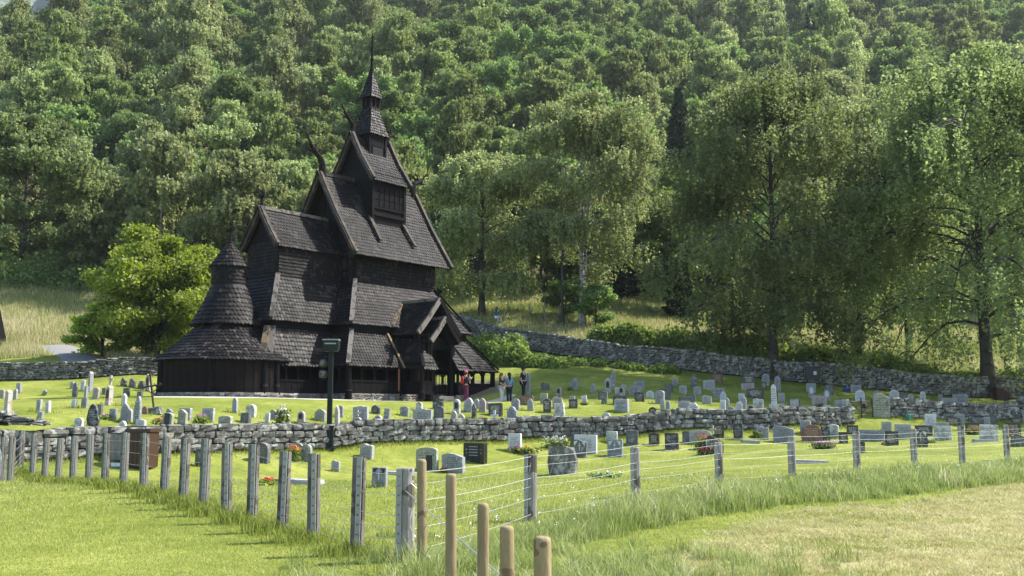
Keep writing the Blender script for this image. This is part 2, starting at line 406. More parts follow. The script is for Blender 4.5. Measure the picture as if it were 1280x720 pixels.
# distant mountain across the valley, seen in the top left corner
mx, my = np.meshgrid(np.linspace(-3000, 1500, 60), np.linspace(1900, 4200, 40), indexing='ij')
mz = (my-1900)*.95*(1+.1*np.sin(mx*.004)+.06*np.sin(mx*.011+my*.005))
q = (np.arange(59)[:, None]*40+np.arange(39)[None]).ravel()
tF = NT('far_forest'); tF.pbr(tF.ramp(tF.noise(tF.pos(), .02, 8, .7), [(.4, (.05, .08, .05)), (.6, (.12, .15, .12))]), .95)
tag(link('mountain', npmesh('mountain', np.stack([mx.ravel(), my.ravel(), mz.ravel()+100], 1), np.stack([q, q+40, q+41, q+1], 1), tF.m, smooth=True)), kind='structure')

def ribbon(name, pts, w, mat, lift=.03, kind='structure'):
    P = poly(pts, .5); V = []; F = []
    for i, p in enumerate(P):
        d = (P[min(i+1, len(P)-1)]-P[max(i-1, 0)]).normalized(); n = Vector((-d.y, d.x))
        for k in range(5):
            s = (k/4-.5)*(w+.12*math.sin(i*.7)*(1 if k in (0, 4) else 0)); q = p+n*s
            V.append((q.x, q.y, float(gz(q.x, q.y))+lift-(.08 if k in (0, 4) else 0)))
    for i in range(len(P)-1):
        for k in range(4): a = i*5+k; F.append((a, a+1, a+6, a+5))
    o = link(name, npmesh(name, V, np.array(F), mat, smooth=True)); tag(o, kind=kind); return o
ribbon('asphalt_path', [PX(62, 79.5), PX(82, 77), PX(95, 74), PX(115, 68), PX(150, 64.6)], 3.0, simple('asphalt', (.19, .185, .18), .9, .12, 30), .06)
GRAVEL = simple('pale_gravel', (.36, .34, .29), .95, .2, 20)
gp = [c2w(-16, 3.6), c2w(-13.5, 5.3), c2w(-10, 6.5), c2w(-4, 7.0), c2w(0, 7.9), c2w(5, 7.4)]
ribbon('gravel_path', gp, .85, GRAVEL, .045)

# ------------------------------------------------------------------ rocks and dry stone walls
def rockmesh(name, seed, mat, sq=.5):
    r = random.Random(seed); bm = MB()
    # 3x3x3 shell of a box pulled towards a blocky pebble
    idx = {}; V = []
    for i in range(3):
        for j in range(3):
            for k in range(3):
                if (i, j, k) == (1, 1, 1): continue
                v = Vector(((i-1), (j-1), (k-1))); n = sum(abs(c) for c in v)
                f = {1: 1.0, 2: .96, 3: .86}[int(n)]
                v = v*.5*f; v += Vector([r.uniform(-.07, .07) for _ in range(3)]); idx[(i, j, k)] = len(V); V.append(v)
    F = []
    for ax in range(3):
        for side in (0, 2):
            for a in range(2):
                for b in range(2):
                    def key(p, q_):
                        c = [p, q_]; c.insert(ax, side); return idx[tuple(c)]
                    f = [key(a, b), key(a+1, b), key(a+1, b+1), key(a, b+1)]
                    if (side == 2) == (ax == 1): f.reverse()
                    F.append(tuple(f))
    bm.add(V, F); return bm.mesh(name, mat)
ROCKS = [rockmesh('stone', i, M_WALLST) for i in range(14)]
RV = [np.array([v.co[:] for v in m.vertices]) for m in ROCKS]
RF = np.array([p.vertices[:] for p in ROCKS[0].polygons])
def rocks_joined(name, items, mat, parent=None, kind='stuff'):
    V = []; F = []; n = 0
    for (x, y, z, w, t, h, rz, k) in items:
        v = RV[k]*np.array([w, t, h]); c, s = math.cos(rz), math.sin(rz)
        V.append(np.stack([v[:, 0]*c-v[:, 1]*s+x, v[:, 0]*s+v[:, 1]*c+y, v[:, 2]+z], 1)); F.append(RF+n); n += len(v)
    o = link(name, npmesh(name, np.concatenate(V), np.concatenate(F), mat), parent)
    if kind: o['kind'] = kind
    return o
def stone_wall(line, H, size, label, nind=0, thick=.6, mat=M_WALLST, extra=0):
    P = [Vector(p) for p in line]; root = empty('stone_wall', (P[0].x, P[0].y, float(gz(P[0].x, P[0].y))))
    off = root.location.copy(); tag(root, label, 'stone wall')
    seg = []; cum = 0
    for a, b in zip(P, P[1:]):
        L = (b-a).length; seg.append((cum, cum+L, a, b)); cum += L
    def at(s):
        for a0, a1, a, b in seg:
            if s <= a1 or a1 == cum:
                return a.lerp(b, (s-a0)/(a1-a0)), (b-a).normalized()
    rr = random.Random(int(H*100+len(line)*7)); items = []
    front_sign = -1
    # courses
    z = 0; courses = []
    while z < H-size*.25:
        h = size*rr.uniform(.36, .58); courses.append((z, h)); z += h*.93
    for ci, (z0, h) in enumerate(courses):
        top = ci == len(courses)-1
        for side in (-1, 1):
            s = -rr.random()*size
            while s < cum:
                w = size*rr.uniform(.5, 1.75)*(1.25 if top else 1); c, d = at(min(max(s+w/2, 0), cum)); n = Vector((d.y, -d.x))
                if n.y > 0: n = -n
                wav = .05*math.sin(s*.6+H)+.04*math.sin(s*1.7)
                tk = thick*(.62 if top else .5); q = c+n*(-side)*(-(thick-tk)/2)*(1 if not top else .8)
                q = c + n*(side*-1)*((thick-tk)/2+rr.uniform(-.03, .05))
                hh = h*rr.uniform(.85, 1.12)
                items.append((q.x, q.y, float(gz(c.x, c.y))+z0*(1+wav*.0)+h/2+wav*(z0/H)+rr.uniform(-.02, .02), w*.95, tk, hh*.95, math.atan2(d.y, d.x)+rr.uniform(-.06, .06), rr.randrange(14), side))
                s += w*.97
    core = MB(); prev = None
    S = np.arange(0, cum+.4, .5)
    for i, s in enumerate(S):
        c, d = at(min(s, cum)); n = Vector((d.y, -d.x)); g = float(gz(c.x, c.y)); w = thick*.31
        ring = [(c.x-n.x*w, c.y-n.y*w, g-.5), (c.x+n.x*w, c.y+n.y*w, g-.5), (c.x+n.x*w, c.y+n.y*w, g+H*.86), (c.x-n.x*w, c.y-n.y*w, g+H*.86)]
        base = len(core.v); core.v += ring
        if i:
            for k in range(4): core.f.append((base-4+k, base-4+(k+1) % 4, base+(k+1) % 4, base+k)); core.m.append(0)
    core.f += [(0, 3, 2, 1), (base, base+1, base+2, base+3)]; core.m += [0, 0]
    co = core.build('core', M_CORE, root); co.location = -off
    # nearest camera facing stones become objects
    items.sort(key=lambda t: (t[8] != 1, math.hypot(t[0], t[1])*(1 if abs(t[0]/max(t[1], 1)) < .56 else 5)))
    vis = [t for t in items if t[8] == 1][:nind]; rest = [t for t in items if t not in vis] if nind < 400 else []
    for (x, y, zz, w, tk, h, rz, k, sd_) in vis:
        o = link('stone', ROCKS[k], root, (x-off.x, y-off.y, zz-off.z), (rr.uniform(-.05, .05), rr.uniform(-.06, .06), rz)); o.scale = (w, tk, h)
    if rest:
        o = rocks_joined('stones', [t[:8] for t in rest], mat, root); o.location = -off
    return root
mid = stone_wall(MIDW, .92, .42, 'low grey dry-stone wall crossing the churchyard, ending at the iron gate', 300)
mid2 = stone_wall(MIDW2, .9, .42, 'low grey dry-stone wall running right from the iron gate under the big tree', 90)
bkr = stone_wall(BACKR, 1.25, .36, 'long dry-stone wall stepping down the slope behind the churchyard to the right', 0, .7, M_WALLFAR)
bkl = stone_wall(BACKL, 1.15, .34, 'dry-stone wall at the back left below the asphalt path', 0, .7, M_WALLFAR)
# loose slabs heaped on the near end of the middle wall
heap = empty('slab_heap', (PX(20, 27.6)[0], 27.6, float(gz(PX(20, 27.6)[0], 27.6))))
tag(heap, 'heap of loose flat stone slabs on top of the low wall at its left end', 'stone heap')
rr = random.Random(3)
for i in range(44):
    px_ = rr.uniform(-14, 60); lvl = rr.random()*max(.05, 1-(px_+10)/75)
    x, y = PX(px_, 27.7+rr.uniform(-.3, .5)); o = link('slab', ROCKS[i % 14], heap, (x-heap.location.x, y-heap.location.y, .95+lvl*.42), (rr.uniform(-.1, .1), rr.uniform(-.16, .16), rr.uniform(-.4, .4)))
    o.scale = (rr.uniform(.28, .6), rr.uniform(.25, .4), rr.uniform(.04, .09))

# ------------------------------------------------------------------ the stave church (local x = along the nave, local y = -south)
ZB = .45
church = empty('stave_church', (CH_X, CH_Y, EYE+ZB), CH_A)
tag(church, 'black tarred wooden stave church with stacked shingled roofs and dragon-headed gables', 'church')
def L3(u, v, z): return Vector((u, -v, z-ZB))
def tiles(P, Nf, width, length, expo=.21, w=.17, thick=.045, seed=0, square=False):
    r = np.random.default_rng(seed); V = []; F5 = []; F4 = []; n0 = 0
    rows = max(1, int(round(length/expo))); dt = 1.0/rows
    for k in range(rows):
        ta = k*dt; tm = min(ta+dt*(1.0), 1.02); tt = min(ta+dt*1.35, 1.06)
        Wd = width((ta+tm)/2); n = max(1, int(round(Wd/w))); off = .5*(k % 2)
        e = (np.arange(-1, n+1)+off)/n; s0 = np.clip(e, 0, 1); s1 = np.clip(e+1/n, 0, 1); ok = (s1-s0) > .15/n; s0 = s0[ok]; s1 = s1[ok]; m = len(s0)
        g = .06*(s1-s0); jt = r.uniform(-.12, .12, m)*dt; jl = r.uniform(0, .5, m)*thick
        def pt_(s, t, h): return P(s, t)+Nf(s, t)*np.asarray(h)[..., None]
        T = np.full(m, ta); B = np.minimum(tm+jt-(dt*.0 if not square else 0), 1.03); TT = (np.minimum(tt+jt, 1.08) if not square else B)
        c = (s0+s1)/2; hi = thick*.9+jl
        a = pt_(s0, T, np.full(m, .004)); b = pt_(s1, T, np.full(m, .004))
        l0 = pt_(s0+g, B, hi); l1 = pt_(s1-g, B, hi); tp = pt_(c, TT, hi)
        q0 = pt_(s0+g, B, hi-thick); q1 = pt_(s1-g, B, hi-thick); tq = pt_(c, TT, hi-thick)
        V.append(np.stack([a, b, l1, tp, l0, q1, tq, q0], 1).reshape(-1, 3)); base = n0+np.arange(m)[:, None]*8
        F5.append(base+np.array([0, 4, 3, 2, 1])[None]); F4.append(base+np.array([4, 7, 6, 3])[None]); F4.append(base+np.array([3, 6, 5, 2])[None]); F4.append(base+np.array([0, 7, 7, 4])[None][:, [0, 1, 3]] if False else base+np.array([0, 0, 7, 4])[None]) if False else None
        n0 += m*8
    return np.concatenate(V), np.concatenate(F5), np.concatenate(F4)
def lerp_poly(pts):
    P = np.array([tuple(p) for p in pts]); d = np.r_[0, np.cumsum(np.linalg.norm(np.diff(P, axis=0), axis=1))]; T = d/d[-1]
    def f(t):
        t = np.asarray(t, float); out = np.stack([np.interp(t, T, P[:, k]) for k in range(3)], -1)
        over = np.maximum(t-1, 0)[..., None]*d[-1]*((P[-1]-P[-2])/np.linalg.norm(P[-1]-P[-2])); return out+over
    return f, d[-1]
def roof_plane(parent, left, right, name='shingles', expo=.25, w=.20, flip=False, seed=1, slab=.10, mat=None, square=False, slabname='roof_boards'):
    """left / right edges run from ridge to eave; board slab plus rows of shingles on it"""
    fl, La = lerp_poly(left); fr_, Lb = lerp_poly(right)
    def P(s, t): s = np.asarray(s)[..., None]; return fl(t)*(1-s)+fr_(t)*s
    a, b, c = np.array(left[0]), np.array(right[0]), np.array(left[-1]); b2 = np.array(right[-1])
    nn = np.cross((b-a) if np.linalg.norm(b-a) > .05 else (b2-c), c-a); nn = -nn/np.linalg.norm(nn)
    if flip: nn = -nn
    def Nf(s, t): return np.broadcast_to(nn, np.asarray(s).shape+(3,))
    V, F5, F4 = tiles(P, Nf, lambda t: float(np.linalg.norm(fr_(t)-fl(t))), (La+Lb)/2, expo, w, seed=seed, square=square)
    if flip: F5 = F5[:, ::-1]; F4 = F4[:, ::-1]
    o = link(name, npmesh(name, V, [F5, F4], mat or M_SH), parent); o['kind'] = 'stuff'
    if slab:
        mb = MB(); n = len(left)
        L_ = [Vector(p) for p in left]; R_ = [Vector(p) for p in right]; N_ = Vector(nn)*slab
        vs = L_+R_+[p-N_ for p in L_]+[p-N_ for p in R_]
        fs = []
        for i in range(n-1):
            fs.append((i, i+1, n+i+1, n+i)); fs.append((2*n+i, 3*n+i, 3*n+i+1, 2*n+i+1))
            fs.append((i, 2*n+i, 2*n+i+1, i+1)); fs.append((n+i, n+i+1, 3*n+i+1, 3*n+i))
        fs.append((n-1, 3*n-1, 4*n-1, 2*n-1)); fs.append((0, n, 3*n, 2*n)); mb.add(vs, fs)
        mb.build(slabname, M_TAR, o)
    return o
def hipboard(parent, p, q, mat=M_HIP, w=.24, t=.1, name='hip_board', lift=.13):
    m = MB(); m.beam(Vector(p)+Vector((0, 0, lift)), Vector(q)+Vector((0, 0, lift)), w, t); return m.build(name, mat, parent)
def skirt(name, u0, u1, hw, zt, ot, zb, ob, sides='SNWE', seed=1, hips='', expo=.25):
    """pent roof round a rectangle: top at offset ot, eave at offset ob"""
    def c(su, sv, o, z): return L3((u1+o) if su > 0 else (u0-o), sv*(hw+o), z)
    zm = (zt+zb)/2-.06; om = (ot+ob)/2-.02
    E = lambda su, sv: [c(su, sv, ot, zt), c(su, sv, om, zm), c(su, sv, ob, zb)]
    first = None
    S = {'S': (E(-1, 1), E(1, 1)), 'N': (E(1, -1), E(-1, -1)), 'E': (E(1, 1), E(1, -1)), 'W': (E(-1, -1), E(-1, 1))}
    mb = MB(); root = link(name, None, church)
    for k in sides:
        roof_plane(root, *S[k], seed=seed+ord(k), flip=False, expo=expo)
    for h in hips:
        su, sv, mt = {'a': (-1, 1, M_HIP), 'b': (1, 1, M_TAR), 'c': (-1, -1, M_TAR), 'd': (1, -1, M_TAR)}[h]
        p = E(su, sv); hipboard(root, p[0], p[2], mt)
    return root
def roof_unused(): pass

NW, NL, T2O, T3O = 2.558, 3.261, 1.645, 2.839
GAL = T3O-.27
# --- upper gabled roofs
def gable_roof(name, ul, ur, hw, zr, ze, seed, verge=True, crest=True, um=0, fl=.10):
    root = link(name, None, church)
    for sv in (1, -1):
        A = [L3(ul, 0, zr), L3(ul, sv*(hw*.5-fl), (zr+ze)/2-.02), L3(ul, sv*hw, ze)]; B = [L3(ur, 0, zr), L3(ur, sv*(hw*.5-fl), (zr+ze)/2-.02), L3(ur, sv*hw, ze)]
        if sv > 0: roof_plane(root, A, B, seed=seed)
        else: roof_plane(root, B, A, seed=seed+3)
        if verge:
            for E_, sg in ((A, -1), (B, 1)):
                m = MB(); o = Vector((sg*.05, 0, .07))
                for p, q in zip(E_, E_[1:]): m.beam(p+o, q+o+(q-p).normalized()*.06, .2, .34, up=(0, 0, 1))
                # notched weathered edge boards lapped along the verge
                L = sum((q-p).length for p, q in zip(E_, E_[1:])); n = int(L/.36); f, _ = lerp_poly(E_)
                for i in range(n):
                    a = Vector(f(i/n))+Vector((sg*.09, 0, .18)); b = Vector(f(min(1.02, (i+1.2)/n)))+Vector((sg*.09, 0, .24)); m.beam(a, b, .3, .05)
                m.build('verge_board', M_VERGE, root)
    if crest:
        m = MB(); m.box((ul, -.1, zr-ZB-.02), (ur, .1, zr-ZB+.14)); n = int((ur-ul)/.22)
        for i in range(n):
            x = ul+(i+.5)*(ur-ul)/n; m.prism([(x-.07, zr-ZB+.14), (x+.07, zr-ZB+.14), (x+.03, zr-ZB+.27), (x-.03, zr-ZB+.27)], -.03, .03)
        m.build('ridge_comb', M_VERGE, root)
    return root
nave_roof = gable_roof('nave_roof', -3.89, 3.89, 3.28, 13.83, 8.74, 11)
tower_roof = gable_roof('upper_turret_roof', -1.5, 1.47, 2.02, 16.8, 13.67, 21, crest=False)
chancel_roof = gable_roof('chancel_roof', -3.89-4.1, -3.0, 1.60, 11.07, 8.85, 31, crest=False, fl=.04)
m = MB(); m.box((-7.95, -.09, 11.07-ZB), (-3.2, .09, 11.25-ZB)); m.build('ridge_beam', M_HIP, chancel_roof)
# --- shingled walls
def wallbox(name, u0, u1, v0, v1, z0, z1, faces='SNWE', expo=.2, seed=5, gables=None):
    root = MB().box((u0, -v1, z0-ZB), (u1, -v0, z1-ZB)).build(name, M_TAR, church)
    for f in faces:
        a = {'S': ((u0, v1), (u1, v1)), 'N': ((u1, v0), (u0, v0)), 'E': ((u1, v1), (u1, v0)), 'W': ((u0, v0), (u0, v1))}[f]
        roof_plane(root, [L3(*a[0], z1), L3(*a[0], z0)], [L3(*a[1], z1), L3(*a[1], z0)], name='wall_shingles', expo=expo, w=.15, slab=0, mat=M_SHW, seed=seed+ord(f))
    return root
nwall = wallbox('nave_wall', -NL, NL, -NW, NW, 6.9, 9.75)
for zz, u in ((8.4, -2.3), (8.4, -.6), (8.3, 1.0), (8.2, 2.4)):
    m = MB(); m.tube([L3(u, NW+.0, zz), L3(u, NW+.08, zz)], .13, 10); m.build('round_window', M_INT, nwall)
for u in (-NL, NL):
    s = -1 if u < 0 else 1
    g = MB(); g.prism([(-NW, 9.7-ZB), (NW, 9.7-ZB), (.0, 13.6-ZB)], u-s*.1, u, Matrix.Rotation(R(90), 4, 'Z') @ Matrix.Scale(-1, 4, (0, 1, 0)) if False else None) if False else None
    vs = [(u, -NW, 9.7-ZB), (u, NW, 9.7-ZB), (u, 0, 13.55-ZB), (u-s*.1, -NW, 9.7-ZB), (u-s*.1, NW, 9.7-ZB), (u-s*.1, 0, 13.55-ZB)]
    g = MB(); g.add(vs, [(0, 1, 2), (5, 4, 3), (0, 3, 4, 1), (1, 4, 5, 2), (2, 5, 3, 0)])
    for k in range(9):
        y = -NW+.4+k*.6; h = 9.7+(1-abs(y)/NW)*3.8-.1
        if h > 9.9: g.box((u-.0 if s > 0 else u-.04, y-.03, 9.7-ZB), (u+.04 if s > 0 else u, y+.03, h-ZB))
    g.build('gable_wall', M_TAR, nwall)
cwall = wallbox('chancel_wall', -7.75, -NL, -1.39, 1.39, 6.9, 9.2, 'SNW')
vs = [(-7.75, -1.39, 9.2-ZB), (-7.75, 1.39, 9.2-ZB), (-7.75, 0, 11-ZB), (-7.65, -1.39, 9.2-ZB), (-7.65, 1.39, 9.2-ZB), (-7.65, 0, 11-ZB)]
MB().add(vs, [(0, 1, 2), (5, 4, 3), (0, 3, 4, 1), (1, 4, 5, 2), (2, 5, 3, 0)]).build('gable_wall', M_TAR, cwall)
tw = MB().box((-1.3, -1.72, 10.6-ZB), (1.3, 1.72, 14.2-ZB)).build('turret_wall', M_TAR, church)
vs = [(-1.2, -1.72, 14.1-ZB), (-1.2, 1.72, 14.1-ZB), (-1.2, 0, 16.6-ZB), (-1.1, -1.72, 14.1-ZB), (-1.1, 1.72, 14.1-ZB), (-1.1, 0, 16.6-ZB)]
MB().add(vs, [(0, 1, 2), (5, 4, 3), (0, 3, 4, 1), (1, 4, 5, 2), (2, 5, 3, 0)]).build('gable_wall', M_TAR, tw)
MB().add([(v[0]*-1, v[1], v[2]) for v in vs], [(0, 2, 1), (5, 3, 4), (0, 1, 4, 3), (1, 2, 5, 4), (2, 0, 3, 5)]).build('gable_wall', M_TAR, tw)
m = MB()
for u in (-1.3, 1.3):
    for v in (-1.72, 1.72): m.box((u-.1, -v-.1, 10.4-ZB), (u+.1, -v+.1, 14.1-ZB))
m.box((-1.4, -1.84, 11.55-ZB), (1.4, 1.84, 11.75-ZB)); m.box((-1.36, -1.80, 12.0-ZB), (1.36, 1.80, 12.12-ZB))
for z in (12.15, 12.6, 13.05): 
    for k in range(6): m.box((-1.2+k*.42, -1.76, z-ZB), (-1.2+k*.42+.34, 1.76, z+.38-ZB))
m.build('turret_frame', M_TAR, tw)
for v in (1,):
    for u in (-1.42, 1.25):
        m = MB(); m.beam(L3(u, 1.62, 11.5), L3(u+(.12 if u > 0 else -.05), 2.7, 9.9), .22, .12); m.build('valley_board', M_VERGE, tw)
sq = wallbox('bell_stage_wall', -.65, .65, -.65, .65, 14.2, 17.1, '')
m = MB()
for a in (-.65, .65):
    for b in (-.65, .65): m.box((a-.07, b-.07, 14.4-ZB), (a+.07, b+.07, 17.05-ZB))
m.box((-.5, -.71, 15.3-ZB), (.5, .71, 15.42-ZB)); m.box((-.5, -.69, 16.2-ZB), (.5, .69, 16.9-ZB)); m.build('bell_stage_frame', M_TAR, sq)
MB().box((-.42, -.70, 15.45-ZB), (.42, .70, 16.15-ZB)).build('louvre_opening', M_INT, sq)
def pyramid(name, h0, z0, h1, z1, expo=.2, seed=50, w=.16):
    root = link(name, None, church); zm = z0*.6+z1*.4
    hm = h0+(h1-h0)*.4-.05*(h0)
    for (a, b) in (((-1, 1), (1, 1)), ((1, 1), (1, -1)), ((1, -1), (-1, -1)), ((-1, -1), (-1, 1))):
        roof_plane(root, [L3(a[0]*h1, a[1]*h1, z1), L3(a[0]*hm, a[1]*hm, zm), L3(a[0]*h0, a[1]*h0, z0)], [L3(b[0]*h1, b[1]*h1, z1), L3(b[0]*hm, b[1]*hm, zm), L3(b[0]*h0, b[1]*h0, z0)], seed=seed+a[0]*2+a[1], expo=expo, w=w)
        p, q_ = L3(a[0]*h0, a[1]*h0, z0), L3(a[0]*h1, a[1]*h1, z1); pm = L3(a[0]*hm, a[1]*hm, zm)
        m = MB(); m.beam(p, pm, .1, .07); m.beam(pm, q_, .1, .07); m.build('hip_board', M_TAR, root)
    return root
pyramid('bell_stage_roof', .82, 16.95, .33, 18.85)
lan = MB().box((-.28, -.28, 18.7-ZB), (.28, .28, 19.6-ZB)).build('lantern', M_INT, church)
m = MB()
for a in (-.34, 0, .34):
    for b in (-.34, 0, .34):
        if (a, b) != (0, 0): m.box((a-.06, b-.06, 18.6-ZB), (a+.06, b+.06, 19.6-ZB))
m.box((-.42, -.42, 18.72-ZB), (.42, .42, 18.84-ZB)); m.box((-.4, -.4, 19.42-ZB), (.4, .4, 19.55-ZB)); m.build('lantern_posts', M_TAR, lan)
pyramid('spire_roof', .50, 19.45, .05, 21.35, seed=60, w=.14)
m = MB(); m.lathe([(.16, 21.2-ZB), (.10, 21.5-ZB), (.09, 21.9-ZB), (.13, 22.0-ZB), (.09, 22.1-ZB), (.07, 22.7-ZB), (.10, 22.78-ZB), (.06, 22.86-ZB), (.05, 23.4-ZB), (.09, 23.5-ZB), (.04, 23.6-ZB), (.015, 23.95-ZB)], 10)
m.build('spire_finial', M_TARB, church)

# --- pent roofs, tier by tier
skirt('nave_middle_roof', -NL, NL, NW, 7.3, -.02, 4.68, T2O, seed=70, hips='abcd')
skirt('nave_lower_roof', -NL, NL, NW, 4.28, 1.33, 2.31, T3O, seed=80, hips='abcd')
skirt('chancel_middle_roof', -7.75, -2.4, 1.39, 7.25, -.02, 4.68, 1.31, 'SNW', seed=90, hips='ac')
skirt('chancel_lower_roof', -7.75, -2.4, 1.39, 4.28, .95, 2.31, 1.78, 'SN', seed=100, hips='')
for z0, z1, o in ((4.1, 4.9, 1.36),): # walls seen between the tiers
    MB().box((-NL-o, -(NW+o), 2.9-ZB), (NL+o, NW+o, 4.75-ZB)).build('tier_wall', M_TAR, church) if False else None
m = MB()
o = 1.36
for a, b in (((-NL-o, -NW-o), (NL+o, -NW-o)), ((NL+o, -NW-o), (NL+o, NW+o)), ((NL+o, NW+o), (-NL-o, NW+o)), ((-NL-o, NW+o), (-NL-o, -NW-o))):
    m.beam((a[0], a[1], 4.45-ZB), (b[0], b[1], 4.45-ZB), .12, .7)
m.box((-7.75-.9, -1.39-.95, 4.1-ZB), (-4.5, -1.39-.83, 4.85-ZB)); m.box((-7.75-.9, 1.39+.83, 4.1-ZB), (-4.5, 1.39+.95, 4.85-ZB)); m.box((-8.7, -2.3, 4.1-ZB), (-8.6, 2.3, 4.85-ZB))
m.build('tier_wall', M_TAR, church)
# inner walls behind the gallery
m = MB(); m.box((-NL, -NW, .85-ZB), (NL, NW, 7.2-ZB)); m.box((-7.75, -1.39, .85-ZB), (-NL+.1, 1.39, 7.2-ZB)); m.build('inner_wall', M_TAR, church)
# valley boards and hips in bare wood
hipboard(church, L3(-NL-.55, 1.39+.55, 6.2), L3(-NL-T2O+.33, 1.39+1.31+.05, 4.72), M_VAL, .2, .1, 'valley_board', .05)
a_ = L3(-7.75-.95, 1.39+.95, 4.28); b_ = L3(-7.75-1.78, 1.39+1.78, 2.31)
hipboard(church, a_, b_, M_HIP, .34, .1, 'valley_board', .08)
hipboard(church, a_+Vector((-.33, .0, 0)), b_+Vector((-.42, 0, -.02)), M_VAL, .34, .1, 'valley_board', .07)

# --- apse: round drum, two cones and a cap
AU = -9.87
def cone(name, prof, expo=.25, w=.20, seed=7, a0=0, a1=2*math.pi):
    pr = np.array(prof); d = np.r_[0, np.cumsum(np.hypot(np.diff(pr[:, 0]), np.diff(pr[:, 1])))]; T = d/d[-1]
    rf = lambda t: np.interp(t, T, pr[:, 0])+np.maximum(np.asarray(t)-1, 0)*(pr[-1, 0]-pr[0, 0]); zf = lambda t: np.interp(t, T, pr[:, 1])+np.maximum(np.asarray(t)-1, 0)*(pr[-1, 1]-pr[0, 1])
    def P(s, t):
        a = -(a0+(a1-a0)*np.asarray(s)); r_ = rf(t); return np.stack([AU+r_*np.cos(a), r_*np.sin(a), zf(t)-ZB], -1)
    sl = math.atan2(pr[0, 1]-pr[-1, 1], pr[-1, 0]-pr[0, 0])
    def Nf(s, t):
        a = -(a0+(a1-a0)*np.asarray(s)); return np.stack([np.cos(a)*math.sin(sl), np.sin(a)*math.sin(sl), np.full(a.shape, math.cos(sl))], -1)
    V, F5, F4 = tiles(P, Nf, lambda t: float(rf(t))*(a1-a0), d[-1], expo, w, seed=seed)
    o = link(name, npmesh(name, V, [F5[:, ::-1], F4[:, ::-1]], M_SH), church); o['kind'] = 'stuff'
    m = MB(); m.lathe([(r_-.02, z-ZB-.02) for r_, z in prof[::-1]], 40, (AU, 0)); m.build('roof_boards', M_TAR, o); return o
cone('apse_lower_roof', [(1.45, 4.5), (2.4, 3.5), (3.6, 2.5)], w=.19, seed=201)
cone('apse_middle_roof', [(.88, 6.6), (1.2, 5.7), (1.83, 4.45)], seed=202)
cone('apse_cap_roof', [(.05, 8.95), (.5, 8.35), (.98, 7.58)], seed=203, w=.15)
dr = MB().lathe([(.86, 6.4-ZB), (.86, 7.7-ZB)], 32, (AU, 0)).build('apse_drum', M_TAR, church)
pr_ = np.array([0, 0])
def _dr():
    def P(s, t): a = -2*math.pi*np.asarray(s); return np.stack([AU+.87*np.cos(a), .87*np.sin(a), 7.65-1.15*np.asarray(t)-ZB+0*a], -1)
    def Nf(s, t): a = -2*math.pi*np.asarray(s); return np.stack([np.cos(a), np.sin(a), 0*a], -1)
    V, F5, F4 = tiles(P, Nf, lambda t: 2*math.pi*.87, 1.15, .2, .14, seed=9)
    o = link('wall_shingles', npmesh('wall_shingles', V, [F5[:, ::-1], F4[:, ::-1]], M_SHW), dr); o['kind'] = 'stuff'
_dr()
MB().lathe([(1.5, 4.1-ZB), (1.5, 4.6-ZB)], 32, (AU, 0)).build('tier_wall', M_TAR, church)
def cross(name, u, v, z, h, w, parent, mat=M_TAR):
    m = MB(); c = L3(u, v, z); k = Vector((.0, 1, 0)) # arms across the nave axis
    m.lathe([(.2, c.z-.05), (.16, c.z+.06), (.07, c.z+.12), (.06, c.z+.25)], 10, (c.x, c.y))
    t = .055
    m.box((c.x-t, c.y-t, c.z+.2), (c.x+t, c.y+t, c.z+h)); m.box((c.x-t, c.y-w, c.z+h*.62), (c.x+t, c.y+w, c.z+h*.62+.11))
    m.box((c.x-w*.8, c.y-t*.9, c.z+h*.63), (c.x+w*.8, c.y+t*.9, c.z+h*.63+.09))
    for s in (-1, 1): m.box((c.x-t, c.y+s*w-.05, c.z+h*.62-.05), (c.x+t, c.y+s*w+.05, c.z+h*.62+.16))
    m.box((c.x-.08, c.y-.08, c.z+h-.08), (c.x+.08, c.y+.08, c.z+h+.04))
    return m.build(name, mat, parent)
cross('apse_cross', AU, 0, 8.9, 1.1, .27, church); cross('chancel_cross', -7.95, 0, 11.15, .95, .2, church)

# --- gallery: planked walls, open arcade, corner posts, stone footing
gal = link('gallery', None, church)
pl_mesh = {}
def planks(a, b, z0, z1, w=.42, parent=None, mat=None, th=.05):
    a = Vector(a); b = Vector(b); d = b-a; L = d.length; n = max(1, round(L/w)); ang = math.atan2(d.y, d.x); ww = L/n
    key = (round(ww, 3), round(z1-z0, 2), mat is None)
    if key not in pl_mesh:
        m = MB(); g = .012
        m.prism([(-ww/2+g, 0), (ww/2-g, 0), (ww/2-g, z1-z0), (-ww/2+g, z1-z0)], -th/2, th/2); m.prism([(-ww/2-.02, 0), (-ww/2+.02, 0), (-ww/2+.02, z1-z0), (-ww/2-.02, z1-z0)], -th*.9, th*.9)
        pl_mesh[key] = m.mesh('plank', mat or M_TAR)
    for i in range(n):
        c = a+d*((i+.5)/n); link('plank', pl_mesh[key], parent or gal, (c.x, c.y, z0-ZB), (0, 0, ang))
